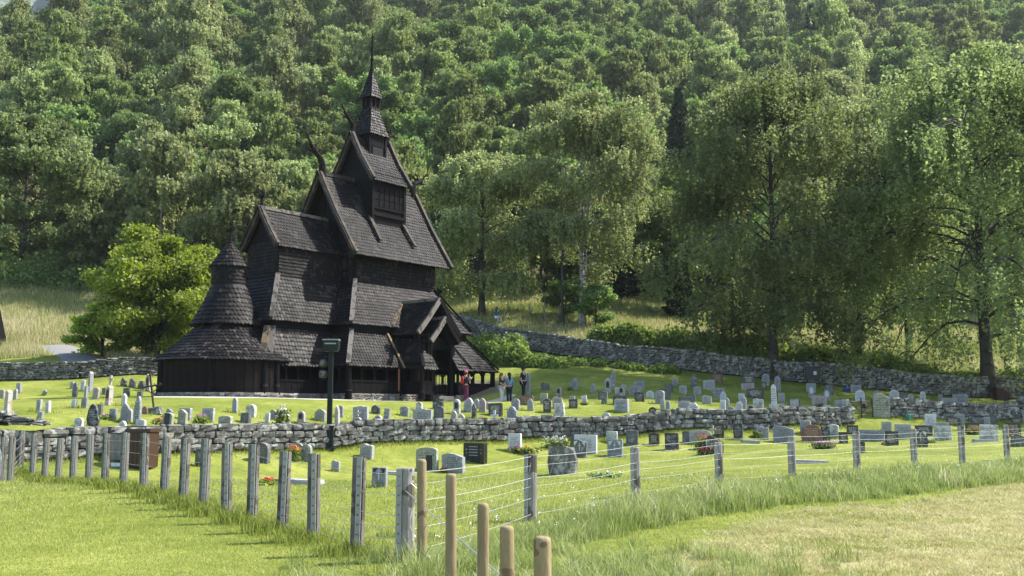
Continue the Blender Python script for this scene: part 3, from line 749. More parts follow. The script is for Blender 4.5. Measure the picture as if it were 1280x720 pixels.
def arcade(a, b, parent):
    """parapet of planks with an open arcade above, between two plan points (local)"""
    a = Vector((a[0], a[1], 0)); b = Vector((b[0], b[1], 0)); d = (b-a); L = d.length; dn = d.normalized(); n = max(1, round(L/.83)); m = MB()
    def P(s, z): q = a+dn*s; return Vector((q.x, q.y, z-ZB))
    m.beam(P(0, .92), P(L, .92), .18, .16); m.beam(P(0, 1.52), P(L, 1.52), .14, .1); m.beam(P(0, 2.42), P(L, 2.42), .16, .34)
    for i in range(n+1):
        s = L*i/n; m.beam(P(s, 1.5), P(s, 2.3), .13, .12, up=dn); m.beam(P(s, 2.18), P(s, 2.3), .24, .11, up=dn)
    for i in range(n):     # arch heads
        s0 = L*i/n; s1 = L*(i+1)/n
        for k, (f, zz) in enumerate(((.1, 2.08), (.2, 2.19), (.8, 2.19), (.9, 2.08))): m.beam(P(s0+(s1-s0)*(f-.07), zz+.1), P(s0+(s1-s0)*(f+.07), zz+.1), .1, .16)
    m.build('arcade_frame', M_TAR, parent); planks((a.x, a.y, 0), (b.x, b.y, 0), 1.0, 1.48, .42, parent)
gu0, gu1, gv = -NL-GAL, NL+GAL, NW+GAL
cg = 1.39+1.78-.25
arcade((gu0, -gv), (-2.2, -gv), gal); arcade((2.2, -gv), (gu1, -gv), gal); arcade((gu1, -gv), (gu1, gv), gal); arcade((gu1, gv), (gu0, gv), gal)
arcade((gu0, -gv), (gu0, -cg), gal); arcade((-9.0, -cg), (gu0, -cg), gal); arcade((gu0, gv), (gu0, cg), gal); arcade((gu0, cg), (-9.0, cg), gal)
for (u, v) in ((gu0, gv), (gu1, gv), (gu1, -gv), (gu0, -gv), (gu0, cg), (-9.0, cg), (-9.0, -cg), (gu0, -cg), (gu1, 0), (-2.2, gv), (2.2, gv)):
    m = MB(); c = L3(u, v, .55); m.lathe([(.21, c.z), (.21, c.z+.35), (.25, c.z+.42), (.17, c.z+.5), (.15, c.z+1.7), (.2, c.z+1.95)], 12, (c.x, c.y)); m.build('post', M_TAR, gal)
# rounded apse gallery of upright boards
ag = link('apse_gallery', None, church); ARr = 3.33; na = 26; a_s = [math.pi*.5-.25+(math.pi+.5)*i/na for i in range(na+1)]
apm = MB(); wv = 2*ARr*math.sin((math.pi+.5)/na/2); apm.box((-wv/2+.012, -.03, 0), (wv/2-.012, .03, 1.75)); apm.box((-wv/2-.02, -.05, 0), (-wv/2+.025, .05, 1.75)); apmesh = apm.mesh('plank', M_TARB)
for i in range(na):
    t = (a_s[i]+a_s[i+1])/2; link('plank', apmesh, ag, (AU+ARr*math.cos(t), ARr*math.sin(t), .92-ZB), (0, 0, t+math.pi/2))
m = MB()
for i in range(na):
    p = [(AU+r_*math.cos(t), r_*math.sin(t)) for t in (a_s[i], a_s[i+1]) for r_ in (ARr,)]
    m.beam((p[0][0], p[0][1], .95-ZB), (p[1][0], p[1][1], .95-ZB), .2, .22)
m.build('sill_beam', M_TAR, ag); m = MB()
for i in range(na):
    p = [(AU+ARr*math.cos(t), ARr*math.sin(t)) for t in (a_s[i], a_s[i+1])]; m.beam((p[0][0], p[0][1], 2.6-ZB), (p[1][0], p[1][1], 2.6-ZB), .16, .3)
m.build('head_beam', M_TAR, ag)
for t in (a_s[0], a_s[0]+.95, math.pi*.93, math.pi*1.24, math.pi*1.5, a_s[-1]):
    m = MB(); c = (AU+(ARr+.03)*math.cos(t), (ARr+.03)*math.sin(t)); m.lathe([(.22, .6-ZB), (.22, 1.15-ZB), (.15, 1.3-ZB), (.14, 2.6-ZB)], 10, c); m.build('post', M_TAR, ag)
# footing stones
its = []; rr = random.Random(9)
def foot(a, b, z0=-.15, z1=.85):
    a = Vector(a); b = Vector(b); L = (b-a).length; ang = math.atan2((b-a).y, (b-a).x); z = z0
    while z < z1-.05:
        h = rr.uniform(.14, .24); s = 0
        if z+h > z1-.05: h = z1-z
        while s < L:
            w = rr.uniform(.25, .8); c = a.lerp(b, min(1, (s+w/2)/L)); its.append((c.x, c.y, z+h/2-ZB, w*1.02, .4, h*1.08, ang, rr.randrange(14))); s += w*.97
        z += h
    return
for a, b in (((gu0, -gv), (gu1, -gv)), ((gu1, -gv), (gu1, gv)), ((gu0, -gv), (gu0, -cg)), ((-9.2, -cg), (gu0, -cg)), ((gu1, gv), (gu0, gv))): foot(a, b)
for i in range(na): foot((AU+(ARr+.05)*math.cos(a_s[i]), (ARr+.05)*math.sin(a_s[i])), (AU+(ARr+.05)*math.cos(a_s[i+1]), (ARr+.05)*math.sin(a_s[i+1])))
rocks_joined('footing_stones', its, M_FOUND, church)
m = MB(); m.box((gu0+.1, -gv+.1, 0), (gu1-.1, gv-.1, .38)); m.box((-9.6, -cg+.1, 0), (gu0, cg-.1, .38)); m.lathe([(ARr-.1, -.3), (ARr-.1, .4)], 30, (AU, 0)); m.build('floor', M_TAR, gal)

# --- south porch
po = link('porch', None, church)
def porch_roof(v0, v1, zr, hw, ze, seed, parent):
    for s in (-1, 1):
        A = [L3(0, v0, zr), L3(s*hw*.55, v0, zr-(zr-ze)*.58), L3(s*hw, v0, ze)]; B = [L3(0, v1, zr), L3(s*hw*.55, v1, zr-(zr-ze)*.58), L3(s*hw, v1, ze)]
        if s > 0: roof_plane(parent, B, A, seed=seed, expo=.2)
        else: roof_plane(parent, A, B, seed=seed, expo=.2)
        m = MB()
        for p, q_ in zip(B, B[1:]): m.beam(p+Vector((0, -.06, .06)), q_+Vector((0, -.06, .06)), .12, .28)
        m.build('verge_board', M_HIP if s < 0 else M_TAR, parent)
    m = MB(); m.box((-.08, -v1-.05, zr-ZB), (.08, -v0, zr-ZB+.16)); m.build('ridge_beam', M_HIP, parent)
porch_roof(2.9, 6.1, 6.2, 1.72, 4.2, 301, po)
porch_roof(4.9, 6.55, 5.1, 1.15, 3.75, 311, po)
cross('gable_cross', 0, 6.05, 6.25, .62, .2, po); cross('gable_cross', 0, 6.5, 5.12, .4, .13, po)
def skf(): 
    # lower pent roof wrapping the porch corners
    for s in (-1, 1):
        t0, t1, b0, b1 = L3(s*1.1, 3.6, 4.0), L3(s*1.1, 5.62, 4.0), L3(s*1.98, 3.6, 2.3), L3(s*1.98, 6.85, 2.22)
        fi = L3(s*.82, 5.62, 4.0); fo = L3(s*.82, 6.85, 2.22)
        if s > 0: roof_plane(po, [t1, b1], [t0, b0], seed=320); roof_plane(po, [fi, fo], [t1, b1], seed=321)
        else: roof_plane(po, [t0, b0], [t1, b1], seed=322); roof_plane(po, [t1, b1], [fi, fo], seed=323)
        hipboard(po, t1, b1, M_TAR, .16, .08)
skf()
m = MB()
for s in (-1, 1):
    m.box((s*.98-.12, -6.3, .45-ZB), (s*.98+.12, -6.05, 4.2-ZB))
m.box((-1.1, -5.9, 3.4-ZB), (1.1, -5.75, 4.1-ZB))
m.build('portal_posts', M_TAR, po)
for s in (-1, 1):
    m = MB(); c = L3(s*.86, 6.25, .45); m.lathe([(.22, c.z), (.2, c.z+.5), (.14, c.z+.6), (.13, c.z+3.2), (.2, c.z+3.4)], 12, (c.x, c.y)); m.build('column', M_TAR, po)
    # brackets curving to the gable
    m = MB(); m.beam(L3(s*.8, 6.3, 3.6), L3(s*.15, 6.3, 4.7), .12, .2); m.build('bracket', M_TAR, po)
    # side parapets
    a_, b_ = L3(s*1.05, 6.6, 0), L3(s*1.85, 6.6, 0); arcade((a_.x, a_.y), (b_.x, b_.y), po); a_, b_ = L3(s*1.85, 6.6, 0), L3(s*1.85, gv, 0); arcade((a_.x, a_.y), (b_.x, b_.y), po)
    m = MB(); c = L3(s*1.85, 6.6, .55); m.lathe([(.2, c.z), (.2, c.z+.35), (.14, c.z+.5), (.13, c.z+1.75)], 12, (c.x, c.y)); m.build('post', M_TAR, po)
MB().box((-1.0, -4.9, .85-ZB), (1.0, -4.8, 4.0-ZB)).build('inner_wall', M_INT, po)
d = MB().box((-.55, -5.0, .85-ZB), (.55, -4.9, 3.0-ZB)).build('door', simple('red_brown_door', (.05, .022, .016), .7), po)
m = MB()
for k in range(7): x = -.72+k*.24; m.tube([L3(x, 6.15, .8), L3(x, 6.15, 2.0)], .018, 5)
for z in (.95, 1.4, 1.95): m.tube([L3(-.74, 6.15, z), L3(.74, 6.15, z)], .022, 5)
m.build('iron_gate', M_TAR, po)
MB().box((-.7, -7.15, -.1), (.7, -6.4, .12)).add([], []).box((-.6, -6.75, .12), (.6, -6.35, .3)).build('door_step', M_FOUND, po)
m = MB(); m.tube([L3(-2.3, gv+.12, 2.25), L3(-2.3, gv+.14, .5)], .045, 6); m.build('downpipe_pole', simple('orange_brown_pole', (.22, .10, .05), .8), church)
a_ = L3(-1.6, 4.25, 5.35); hipboard(church, L3(-.35, 3.35, 6.05), L3(-1.9, 4.25, 4.66), M_VAL, .18, .1, 'valley_board', .08)
m = MB(); m.beam(L3(-2.05, 4.0, 4.3), L3(-2.1, 5.5, 2.3), .12, .08); m.build('valley_board', M_VAL, church)

# --- dragon heads on the gables
def dragon(u, z, s, sc, flat=0.0):
    """carved neck rising from the gable peak and sweeping outwards with open jaws and crest"""
    m = MB(); b = Vector(L3(u, 0, z)); X = Vector((s, 0, 0)); Z = Vector((0, 0, 1))
    def P(x, zz, y=0): return b+X*(x*sc)+Z*(zz*sc)+Vector((0, y*sc, 0))
    m.tube([P(-.15, -.3), P(-.12, .2), P(-.1, .7), P(.02, 1.05)], [.27*sc, .28*sc, .25*sc, .23*sc], 8)
    k = 1-flat
    m.tube([P(-.05, .85), P(.12, 1.18), P(.42, 1.2+.28*k), P(.8, 1.25+.62*k), P(1.05, 1.3+.9*k)], [.24*sc, .21*sc, .17*sc, .19*sc, .10*sc], 8)
    m.tube([P(.8, 1.3+.62*k), P(1.15, 1.38+1.1*k), P(1.4, 1.55+1.38*k), P(1.42, 1.72+1.42*k)], [.14*sc, .10*sc, .06*sc, .02*sc], 6)
    m.tube([P(.8, 1.15+.5*k), P(1.2, 1.02+.75*k), P(1.5, 1.08+.85*k)], [.12*sc, .08*sc, .03*sc], 6)
    m.tube([P(.6, 1.3+.5*k, .05), P(.5, 1.65+.6*k, .08), P(.25, 1.88+.6*k, .1)], [.10*sc, .07*sc, .02*sc], 5)
    m.tube([P(.3, 1.25+.3*k, 0), P(.15, 1.55+.3*k, 0), P(-.08, 1.66+.3*k, 0)], [.10*sc, .07*sc, .02*sc], 5)
    m.tube([P(1.3, 1.2+.9*k, 0), P(1.6, 1.3+1.0*k, 0)], [.04*sc, .015*sc], 5)
    for i in range(4): m.prism([(0, 0), (.12*sc, 0), (.03*sc, .16*sc)], -.03, .03, Matrix.Translation(P(-.12, .2+.22*i)) @ Matrix.Scale(-s, 4, (1, 0, 0)))
    return m.build('dragon_head', M_TARB, church, smooth=False)
dragon(-3.85, 13.85, -1, .80, .15); dragon(3.8, 13.75, 1, .78, .6); dragon(-1.5, 16.75, -1, .62, .1); dragon(1.45, 16.6, 1, .6, .65)

# ------------------------------------------------------------------ trees and shrubs
def leafmesh(name, C, size, mat, r, up=.35, elong=1.5, tilt_down=0.0):
    """one diamond leaf spray per centre"""
    n = len(C); nr = r.normal(size=(n, 3)); nr[:, 2] += up; nr /= np.linalg.norm(nr, axis=1)[:, None]
    a = r.normal(size=(n, 3)); a[:, 2] -= tilt_down; a -= nr*(a*nr).sum(1)[:, None]; a /= np.linalg.norm(a, axis=1)[:, None]+1e-9
    b = np.cross(nr, a); s = (size*r.uniform(.6, 1.35, n))[:, None]
    V = np.stack([C+a*s*.5*elong, C+b*s*.5, C-a*s*.5*elong, C-b*s*.5], 1).reshape(-1, 3)
    F = np.arange(n*4).reshape(n, 4); return V, F
def tubes_np(paths, n=6):
    V = []; F = []; base = 0; ang = np.arange(n)*2*np.pi/n
    for P, rad in paths:
        P = np.asarray(P, float); d = np.gradient(P, axis=0); d /= np.linalg.norm(d, axis=1)[:, None]+1e-9
        ref = np.where(np.abs(d[:, 2:3]) < .9, [[0, 0, 1.]], [[1., 0, 0]]); x = np.cross(d, ref); x /= np.linalg.norm(x, axis=1)[:, None]+1e-9; y = np.cross(d, x)
        rd = np.asarray(rad)[:, None, None]; ring = P[:, None]+(x[:, None]*np.cos(ang)[None, :, None]+y[:, None]*np.sin(ang)[None, :, None])*rd
        V.append(ring.reshape(-1, 3)); m = len(P)
        i = (np.arange(m-1)[:, None]*n+np.arange(n)[None]).ravel(); j = (np.arange(m-1)[:, None]*n+((np.arange(n)+1) % n)[None]).ravel()
        F.append(np.stack([i, j, j+n, i+n], 1)+base); base += m*n
    return np.concatenate(V), np.concatenate(F)
def skeleton(H, Rr, r, stems=1, start=.25, nl=26, weep=.3, shape='oval', trunk_r=.25, lean=(0, 0), spread=1.0, sub=4):
    """trunk, limbs and clump centres of a broadleaved tree. returns paths, clumps (x,y,z,strand length)"""
    paths = []; clumps = []
    for st in range(stems):
        az = r.uniform(0, 6.28); ln = np.array([math.cos(az), math.sin(az)])*(.10*(stems > 1))+np.array(lean)
        t = np.linspace(0, 1, 9); jit = np.cumsum(r.normal(0, .018*H/4, (9, 2)), 0)*t[:, None]
        top = H*(.93 if st == 0 else r.uniform(.75, .9))
        T = np.stack([ln[0]*H*t**1.2+jit[:, 0], ln[1]*H*t**1.2+jit[:, 1], top*t], 1)
        tr = trunk_r*(1 if st == 0 else .75); flare = np.where(t < .02, 1.45, 1)
        paths.append((T, tr*(1-t*.93)*flare+.012))
        for k in range(nl//stems):
            f = start+(1-start)*((k+.5)/(nl//stems))**.85*.99; f = min(f+r.uniform(-.02, .02), .985)
            p0 = np.array([np.interp(f, t, T[:, c]) for c in range(3)])
            g = (f-start)/(1-start)
            if shape == 'oval': prof = math.sin(math.pi*min(1, (g*.80+.18)))**.7
            elif shape == 'broad': prof = (1-g**2.2)**.6
            elif shape == 'spire': prof = math.sin(math.pi*min(1, g*.72+.24))**.8*(1.12-g*.42)
            elif shape == 'cone': prof = (1-g)**.75*.95+.08
            else: prof = 1-g**3
            L = Rr*max(prof, .12)*r.uniform(.72, 1.12); az = k*2.399+r.uniform(-.5, .5)+st
            el = R(r.uniform(22, 55))*(1-.25*g)+g*.45; s = np.linspace(0, 1, 6)
            hx = L*s; vz = L*math.tan(el)*s*(.75)-weep*L*s**2.4*(1.35)
            wob = np.cumsum(r.normal(0, .035*L, (6, 2)), 0)*s[:, None]
            B = np.stack([p0[0]+math.cos(az)*hx+wob[:, 0], p0[1]+math.sin(az)*hx+wob[:, 1], p0[2]+vz], 1)
            B[:, 2] = np.minimum(B[:, 2], H*1.0)
            paths.append((B, (tr*.25*(1-.6*g))*(1-s*.88)+.01))
            for q in range(sub):
                fs = r.uniform(.28, 1.0); b0 = np.array([np.interp(fs, s, B[:, c]) for c in range(3)])
                az2 = az+r.choice([-1, 1])*r.uniform(.3, 1.2); L2 = L*r.uniform(.18, .42)*(1.2-fs*.5); s2 = np.linspace(0, 1, 4)
                C_ = np.stack([b0[0]+math.cos(az2)*L2*s2, b0[1]+math.sin(az2)*L2*s2, b0[2]+L2*(.55*s2-weep*1.2*s2**2)], 1)
                paths.append((C_, .03*(1-s2*.8)*H/14+.004))
                for s_ in (.45, 1.0):
                    c = C_[0]*(1-s_)+C_[-1]*s_; clumps.append((*c, g))
            for s_ in (.55, .8, 1.0): clumps.append((*[np.interp(s_, s, B[:, c]) for c in range(3)], g))
        clumps.append((*T[-1], 1)); clumps.append((*T[-2], 1))
    return paths, np.array(clumps)
def foliage(cl, N, r, sig=.45, strand=0.0, flat=.6):
    k = r.integers(0, len(cl), N); w = r.uniform(.5, 1.5, len(cl)); k = r.choice(len(cl), N, p=w/w.sum())
    C = cl[k, :3].copy()
    if strand > 0:
        ns = 7; sx = r.normal(0, sig, (len(cl), ns, 2)); q = r.integers(0, ns, N); sl = r.uniform(.4, 1.3, (len(cl), ns))*strand
        C[:, :2] += sx[k, q]+r.normal(0, .06+.05*sig, (N, 2)); C[:, 2] += -r.random(N)**.8*sl[k, q]+r.normal(0, .08, N)+sig*.25
    else:
        o = r.normal(size=(N, 3)); o /= np.linalg.norm(o, axis=1)[:, None]; rad = sig*r.uniform(.45, 1.5, N)**1
        C += o*rad[:, None]*np.array([1, 1, flat])
    return C
def tree_data(kind, seed, H, Rr, N, leaf, **k):
    r = np.random.default_rng(seed); sk = dict(k); sig = sk.pop('sig', .5); strand = sk.pop('strand', 0); up = sk.pop('up', .4); flat = sk.pop('flat', .6)
    if kind == 'spruce':
        t = np.linspace(0, 1, 6); paths = [(np.stack([0*t, 0*t, H*t], 1), .2*(1-t*.95)+.01)]; C = []
        nw_ = int(H/.42)
        for i in range(nw_):
            z = H*(.04+.95*i/nw_); L = Rr*(1-i/nw_)**.8*r.uniform(.8, 1.1)+.12; nb = 9
            for b in range(nb):
                a = b*2*math.pi/nb+i*.7+r.uniform(-.2, .2); m = max(4, int(N/nw_/nb)); s = r.random(m)**.6; l = L*r.uniform(.75, 1.15)
                C.append(np.stack([np.cos(a)*l*s+r.normal(0, .07, m), np.sin(a)*l*s+r.normal(0, .07, m), z-l*.32*s+.12*l*s**3-r.random(m)*.25], 1))
        C = np.concatenate(C)
    else:
        paths, cl = skeleton(H, Rr, r, **sk); C = foliage(cl, N, r, sig, strand, flat)
    C = C[C[:, 2] > .3]
    V, F = leafmesh('leaf', C, leaf, None, r, up=up, tilt_down=1.2 if strand else 0)
    return paths, V, F
def solo_tree(name, x, y, kind, seed, H, Rr, N, leaf, bark, leafm, label, cat='tree', group=None, z=None, rz=0, **k):
    paths, V, F = tree_data(kind, seed, H, Rr, N, leaf, **k)
    root = empty(name, (x, y, (float(gz(x, y)) if z is None else z)-.1), rz); tag(root, label, cat, group)
    tv, tf = tubes_np(paths, 7); link('trunk', npmesh('trunk', tv, tf, bark, smooth=True), root); link('crown', npmesh('crown', V, F, leafm), root)
    return root

# forest stock: a few kinds, each one mesh, copied over the hillside
STOCK = []
def stock(kind, seed, H, Rr, N, leaf, bark, leafm, label, name, cat='tree', **k):
    paths, V, F = tree_data(kind, seed, H, Rr, N, leaf, **k); tv, tf = tubes_np(paths[:34], 5)
    me = npmesh(name, np.concatenate([tv, V]), np.concatenate([tf, F+len(tv)]), [bark, leafm], mi=np.r_[np.zeros(len(tf), int), np.ones(len(F), int)])
    STOCK.append((me, label, name, H, cat))
for i in range(3): stock('b', 40+i, 15.5, 3.9, 20000, .235, M_BIRCH, L_BIRCH, 'tall green birch', 'birch_tree', nl=28, weep=.22, start=.14, trunk_r=.14, sig=.5, strand=1.0, shape='spire')
for i in range(2): stock('b', 50+i, 16, 3.9, 20000, .235, M_BIRCH, L_PALE, 'pale silvery birch', 'birch_tree', nl=28, weep=.28, start=.14, trunk_r=.14, sig=.52, strand=1.3, shape='spire')
for i in range(3): stock('b', 60+i, 12.5, 4.3, 20000, .27, M_BARKD, L_MID, 'round leafy tree', 'broadleaf_tree', nl=24, weep=.12, start=.16, trunk_r=.16, sig=.75, shape='spire', flat=.8)
for i in range(1): stock('b', 66+i, 10, 3.6, 11000, .32, M_BARKD, L_BUSH, 'bright green young tree', 'broadleaf_tree', nl=20, weep=.1, start=.12, trunk_r=.12, sig=.7, shape='oval', flat=.7)
stock('b', 70, 10, 4.0, 12000, .32, M_BARKD, L_DARK, 'dark grey-green tree', 'broadleaf_tree', nl=22, weep=.3, start=.12, trunk_r=.14, sig=.6, strand=.8, shape='oval')
stock('spruce', 80, 15, 2.5, 9000, .34, M_BARKD, L_SPR, 'dark pointed spruce', 'spruce_tree', up=.1)

# forest positions
def forest_points():
    r = np.random.default_rng(11); pts = []; cell = {}
    def ok(x, y, s):
        ci, cj = int(x//8), int(y//8)
        for a in range(ci-2, ci+3):
            for b in range(cj-2, cj+3):
                for (u, v) in cell.get((a, b), ()):
                    if (u-x)**2+(v-y)**2 < s*s: return False
        return True
    for _ in range(26000):
        y = 96+(345-96)*r.random()**.8; x = r.uniform(-.60, .60)*y
        lim = 112 if x < -55 else (108 if x < -24 else (96 if x < 8 else 104))
        if y < lim+3*math.sin(x*.2): continue
        if x < -.42*y and y > 325: continue
        s = 3.9+.022*y
        if ok(x, y, s): pts.append((x, y)); cell.setdefault((int(x//8), int(y//8)), []).append((x, y))
    return np.array(pts)
FP = forest_points(); fz = gz(FP[:, 0], FP[:, 1])
order = np.argsort(FP[:, 1]); FP = FP[order]; fz = fz[order]
rr = np.random.default_rng(5)
zone = np.sin(FP[:, 0]*.045+1.0)+np.sin(FP[:, 1]*.06+FP[:, 0]*.02)+rr.normal(0, .5, len(FP))
def pick(i):
    z = zone[i]; u = rr.random()
    if u < .03: return 10
    if u < .10: return 9
    if z > .7: return rr.choice([5, 6, 7, 8, 0])
    if z > -.4: return rr.choice([0, 1, 2, 5, 6, 3])
    return rr.choice([3, 4, 1, 2, 4, 7])
NF = min(290, len(FP)); far = []
rowname = lambda y: 'lowest on the hillside' if y < 125 else ('low on the hillside' if y < 160 else ('halfway up the hillside' if y < 200 else 'high on the hillside'))
def colname(x, y):
    p = 640+1200*x/y
    for lim, nm in ((90, 'at the far left edge'), (200, 'above the lime-green tree'), (330, 'above the round apse tower'), (430, 'behind the chancel roof'), (520, 'behind the spire'), (640, 'just right of the church'), (780, 'above the far lamp post'), (900, 'above the clipped hedge'), (1060, 'behind the tall back-wall birch'), (1180, 'right of the back-wall birch')):
        if p < lim: return nm
    return 'above the huge weeping birch'
for i in range(len(FP)):
    k = int(pick(i)); sc = rr.uniform(.8, 1.25)*(.92 if FP[i, 1] < 135 else (1.15 if FP[i, 1] < 190 else 1.4)); rz = rr.uniform(0, 6.28); zsc = sc*(rr.uniform(.95, 1.3) if k < 5 else rr.uniform(.85, 1.12))
    if i < NF:
        me, lab, nm, H, cat = STOCK[k]; o = link(nm, me, None, (FP[i, 0], FP[i, 1], fz[i]-.2), (rr.uniform(-.04, .04), rr.uniform(-.04, .04), rz)); o.scale = (sc, sc, zsc)
        tag(o, lab+' '+rowname(FP[i, 1])+', '+colname(FP[i, 0], FP[i, 1]), cat, 'trees of the wooded hillside')
    else: far.append((FP[i, 0], FP[i, 1], fz[i]-.2, k, sc, zsc, rz))
if far:
    far = np.array(far); me = npmesh('upper_forest', far[:, :3], np.zeros((0, 3), int), [], attr=None) if False else bpy.data.meshes.new('upper_forest')
    me.vertices.add(len(far)); me.vertices.foreach_set('co', far[:, :3].astype(np.float32).ravel())
    for nm, c in (('kind_index', 3), ('size', 4), ('turn', 6)):
        a = me.attributes.new(nm, 'INT' if c == 3 else 'FLOAT', 'POINT'); a.data.foreach_set('value', far[:, c].astype(np.int32 if c == 3 else np.float32))
    lib = bpy.data.collections.new('tree_kinds')
    for i, (m_, lab, nm, H, cat) in enumerate(STOCK): lib.objects.link(bpy.data.objects.new('kind_%02d' % i, m_))
    ng = bpy.data.node_groups.new('forest_scatter', 'GeometryNodeTree'); ng.interface.new_socket('Geometry', in_out='INPUT', socket_type='NodeSocketGeometry'); ng.interface.new_socket('Geometry', in_out='OUTPUT', socket_type='NodeSocketGeometry')
    n = ng.nodes; gi = n.new('NodeGroupInput'); go = n.new('NodeGroupOutput'); ci = n.new('GeometryNodeCollectionInfo'); ci.inputs[0].default_value = lib; ci.inputs[1].default_value = True; ci.inputs[2].default_value = True
    iop = n.new('GeometryNodeInstanceOnPoints'); iop.inputs['Pick Instance'].default_value = True
    def att(nm, dt): a = n.new('GeometryNodeInputNamedAttribute'); a.data_type = dt; a.inputs[0].default_value = nm; return a.outputs[0]
    cx = n.new('ShaderNodeCombineXYZ'); l = ng.links; l.new(att('turn', 'FLOAT'), cx.inputs[2])
    l.new(gi.outputs[0], iop.inputs['Points']); l.new(ci.outputs[0], iop.inputs['Instance']); l.new(att('kind_index', 'INT'), iop.inputs['Instance Index']); l.new(cx.outputs[0], iop.inputs['Rotation']); l.new(att('size', 'FLOAT'), iop.inputs['Scale']); l.new(iop.outputs[0], go.inputs[0])
    o = link('upper_forest', me); md = o.modifiers.new('scatter', 'NODES'); md.node_group = ng; tag(o, 'dense mixed forest covering the top of the hillside', 'forest', kind='stuff')
print('forest', len(FP), 'individual', NF)

# individual trees by the churchyard
def P3(px, d): x, y = PX(px, d); return x, y
x, y = P3(1233, 61.2); solo_tree('weeping_birch_tree', x, y, 'b', 101, 23.5, 10.5, 165000, .135, M_BARKD, L_DARK, 'huge weeping birch with dark trunk beside the brown wooden box at the right', 'tree', nl=58, weep=.72, start=.17, trunk_r=.42, sig=.68, strand=2.9, shape='broad', sub=7)
x, y = P3(966, 63.6); solo_tree('birch_tree', x, y, 'b', 102, 21.5, 6.9, 115000, .14, M_BARKD, L_DARK, 'tall weeping birch standing at the back wall, left of the black notice board', 'tree', nl=46, weep=.5, start=.16, trunk_r=.32, sig=.65, strand=2.4, shape='oval', sub=7)
x, y = P3(1072, 78); solo_tree('birch_tree', x, y, 'b', 103, 23, 6.2, 70000, .16, M_BARKD, L_PALE, 'forked pale green birch between the two big weeping birches', 'tree', stems=2, nl=34, weep=.4, start=.2, trunk_r=.3, sig=.6, strand=1.6, lean=(-.03, 0), sub=5)
x, y = P3(728, 79.5); solo_tree('birch_tree', x, y, 'b', 104, 21, 6.0, 80000, .155, M_BIRCH, L_PALE, 'tall twin-stemmed silver birch with white trunks beside the far lamp post', 'tree', stems=2, nl=40, weep=.4, start=.24, trunk_r=.24, sig=.6, strand=1.8, lean=(-.055, 0), sub=6)
x, y = P3(602, 82); solo_tree('birch_tree', x, y, 'b', 105, 15.5, 5.4, 62000, .16, M_BARKD, L_PALE, 'rounded pale weeping birch rising behind the right end of the church', 'tree', nl=36, weep=.5, start=.14, trunk_r=.26, sig=.6, strand=1.7, sub=6)
x, y = P3(196, 71.5); solo_tree('maple_tree', x, y, 'b', 106, 9.2, 4.7, 60000, .17, M_BARKD, L_LIME, 'low spreading lime-green maple left of the round apse', 'tree', stems=3, nl=60, weep=.3, start=.06, trunk_r=.2, sig=.62, shape='oval', flat=.8, sub=7, up=.6)
x, y = P3(128, 73.5); solo_tree('bush', x, y, 'b', 107, 3.9, 2.1, 12000, .17, M_BARKD, L_LIME, 'small lime-green bush at the left foot of the maple', 'bush', stems=3, nl=24, weep=.4, start=.04, trunk_r=.08, sig=.45, shape='broad', flat=.5)
x, y = P3(182, 72.5); solo_tree('bush', x, y, 'b', 108, 3.2, 2.4, 9000, .17, M_BARKD, L_MID, 'dark green undergrowth bush beneath the maple', 'bush', stems=2, nl=16, weep=.1, start=.05, trunk_r=.07, sig=.5, shape='broad')
x, y = P3(20, 108); solo_tree('broadleaf_tree', x, y, 'b', 109, 19, 8.0, 60000, .27, M_BARKD, L_DARK, 'massive grey-green tree at the left edge above the dry meadow', 'tree', nl=40, weep=.35, start=.05, trunk_r=.35, sig=.9, strand=1.2, sub=6)
x, y = P3(165, 112); solo_tree('broadleaf_tree', x, y, 'b', 110, 12, 4.5, 26000, .27, M_BARKD, L_DARK, 'dark weeping tree behind the meadow, left of the maple', 'tree', nl=30, weep=.35, start=.05, trunk_r=.2, sig=.7, strand=1.2)
x, y = P3(290, 104); solo_tree('birch_tree', x, y, 'b', 111, 17, 5.2, 42000, .25, M_BIRCH, L_PALE, 'broad pale birch behind the church between apse and chancel roof', 'tree', nl=34, weep=.35, start=.14, trunk_r=.24, sig=.7, strand=1.5)
x, y = P3(778, 98); solo_tree('spruce_tree', x, y, 'spruce', 112, 9.0, 2.6, 14000, .24, M_BARKD, L_SPR, 'dark spruce on the slope above the clipped hedge', 'tree', up=.1)
x, y = P3(853, 88); solo_tree('spruce_tree', x, y, 'spruce', 113, 6.2, 2.1, 10000, .22, M_BARKD, L_SPR, 'smaller dark spruce at the right end of the open slope', 'tree', up=.1)
x, y = P3(856, 122); solo_tree('spruce_tree', x, y, 'spruce', 114, 24.5, 4.4, 20000, .3, M_BARKD, L_SPR, 'tall black-green spruce poking above the birches', 'tree', up=.1)
x, y = P3(842, 92); solo_tree('broadleaf_tree', x, y, 'b', 115, 11.5, 4.2, 26000, .24, M_BARKD, L_BUSH, 'fresh green tree between the spruces and the tall birch', 'tree', nl=30, weep=.2, start=.2, trunk_r=.18, sig=.7)
x, y = P3(745, 79); solo_tree('bush', x, y, 'b', 116, 3.3, 1.7, 8000, .17, M_BARKD, L_MID, 'dark leafy bush at the foot of the twin-stemmed birch', 'bush', stems=2, nl=16, weep=.1, start=.1, trunk_r=.05, sig=.4)
x, y = P3(706, 81.5); solo_tree('bush', x, y, 'b', 117, 2.9, 1.5, 6000, .17, M_BARKD, L_MID, 'small bush just behind the far lamp post', 'bush', stems=2, nl=14, weep=.1, start=.1, trunk_r=.05, sig=.4)
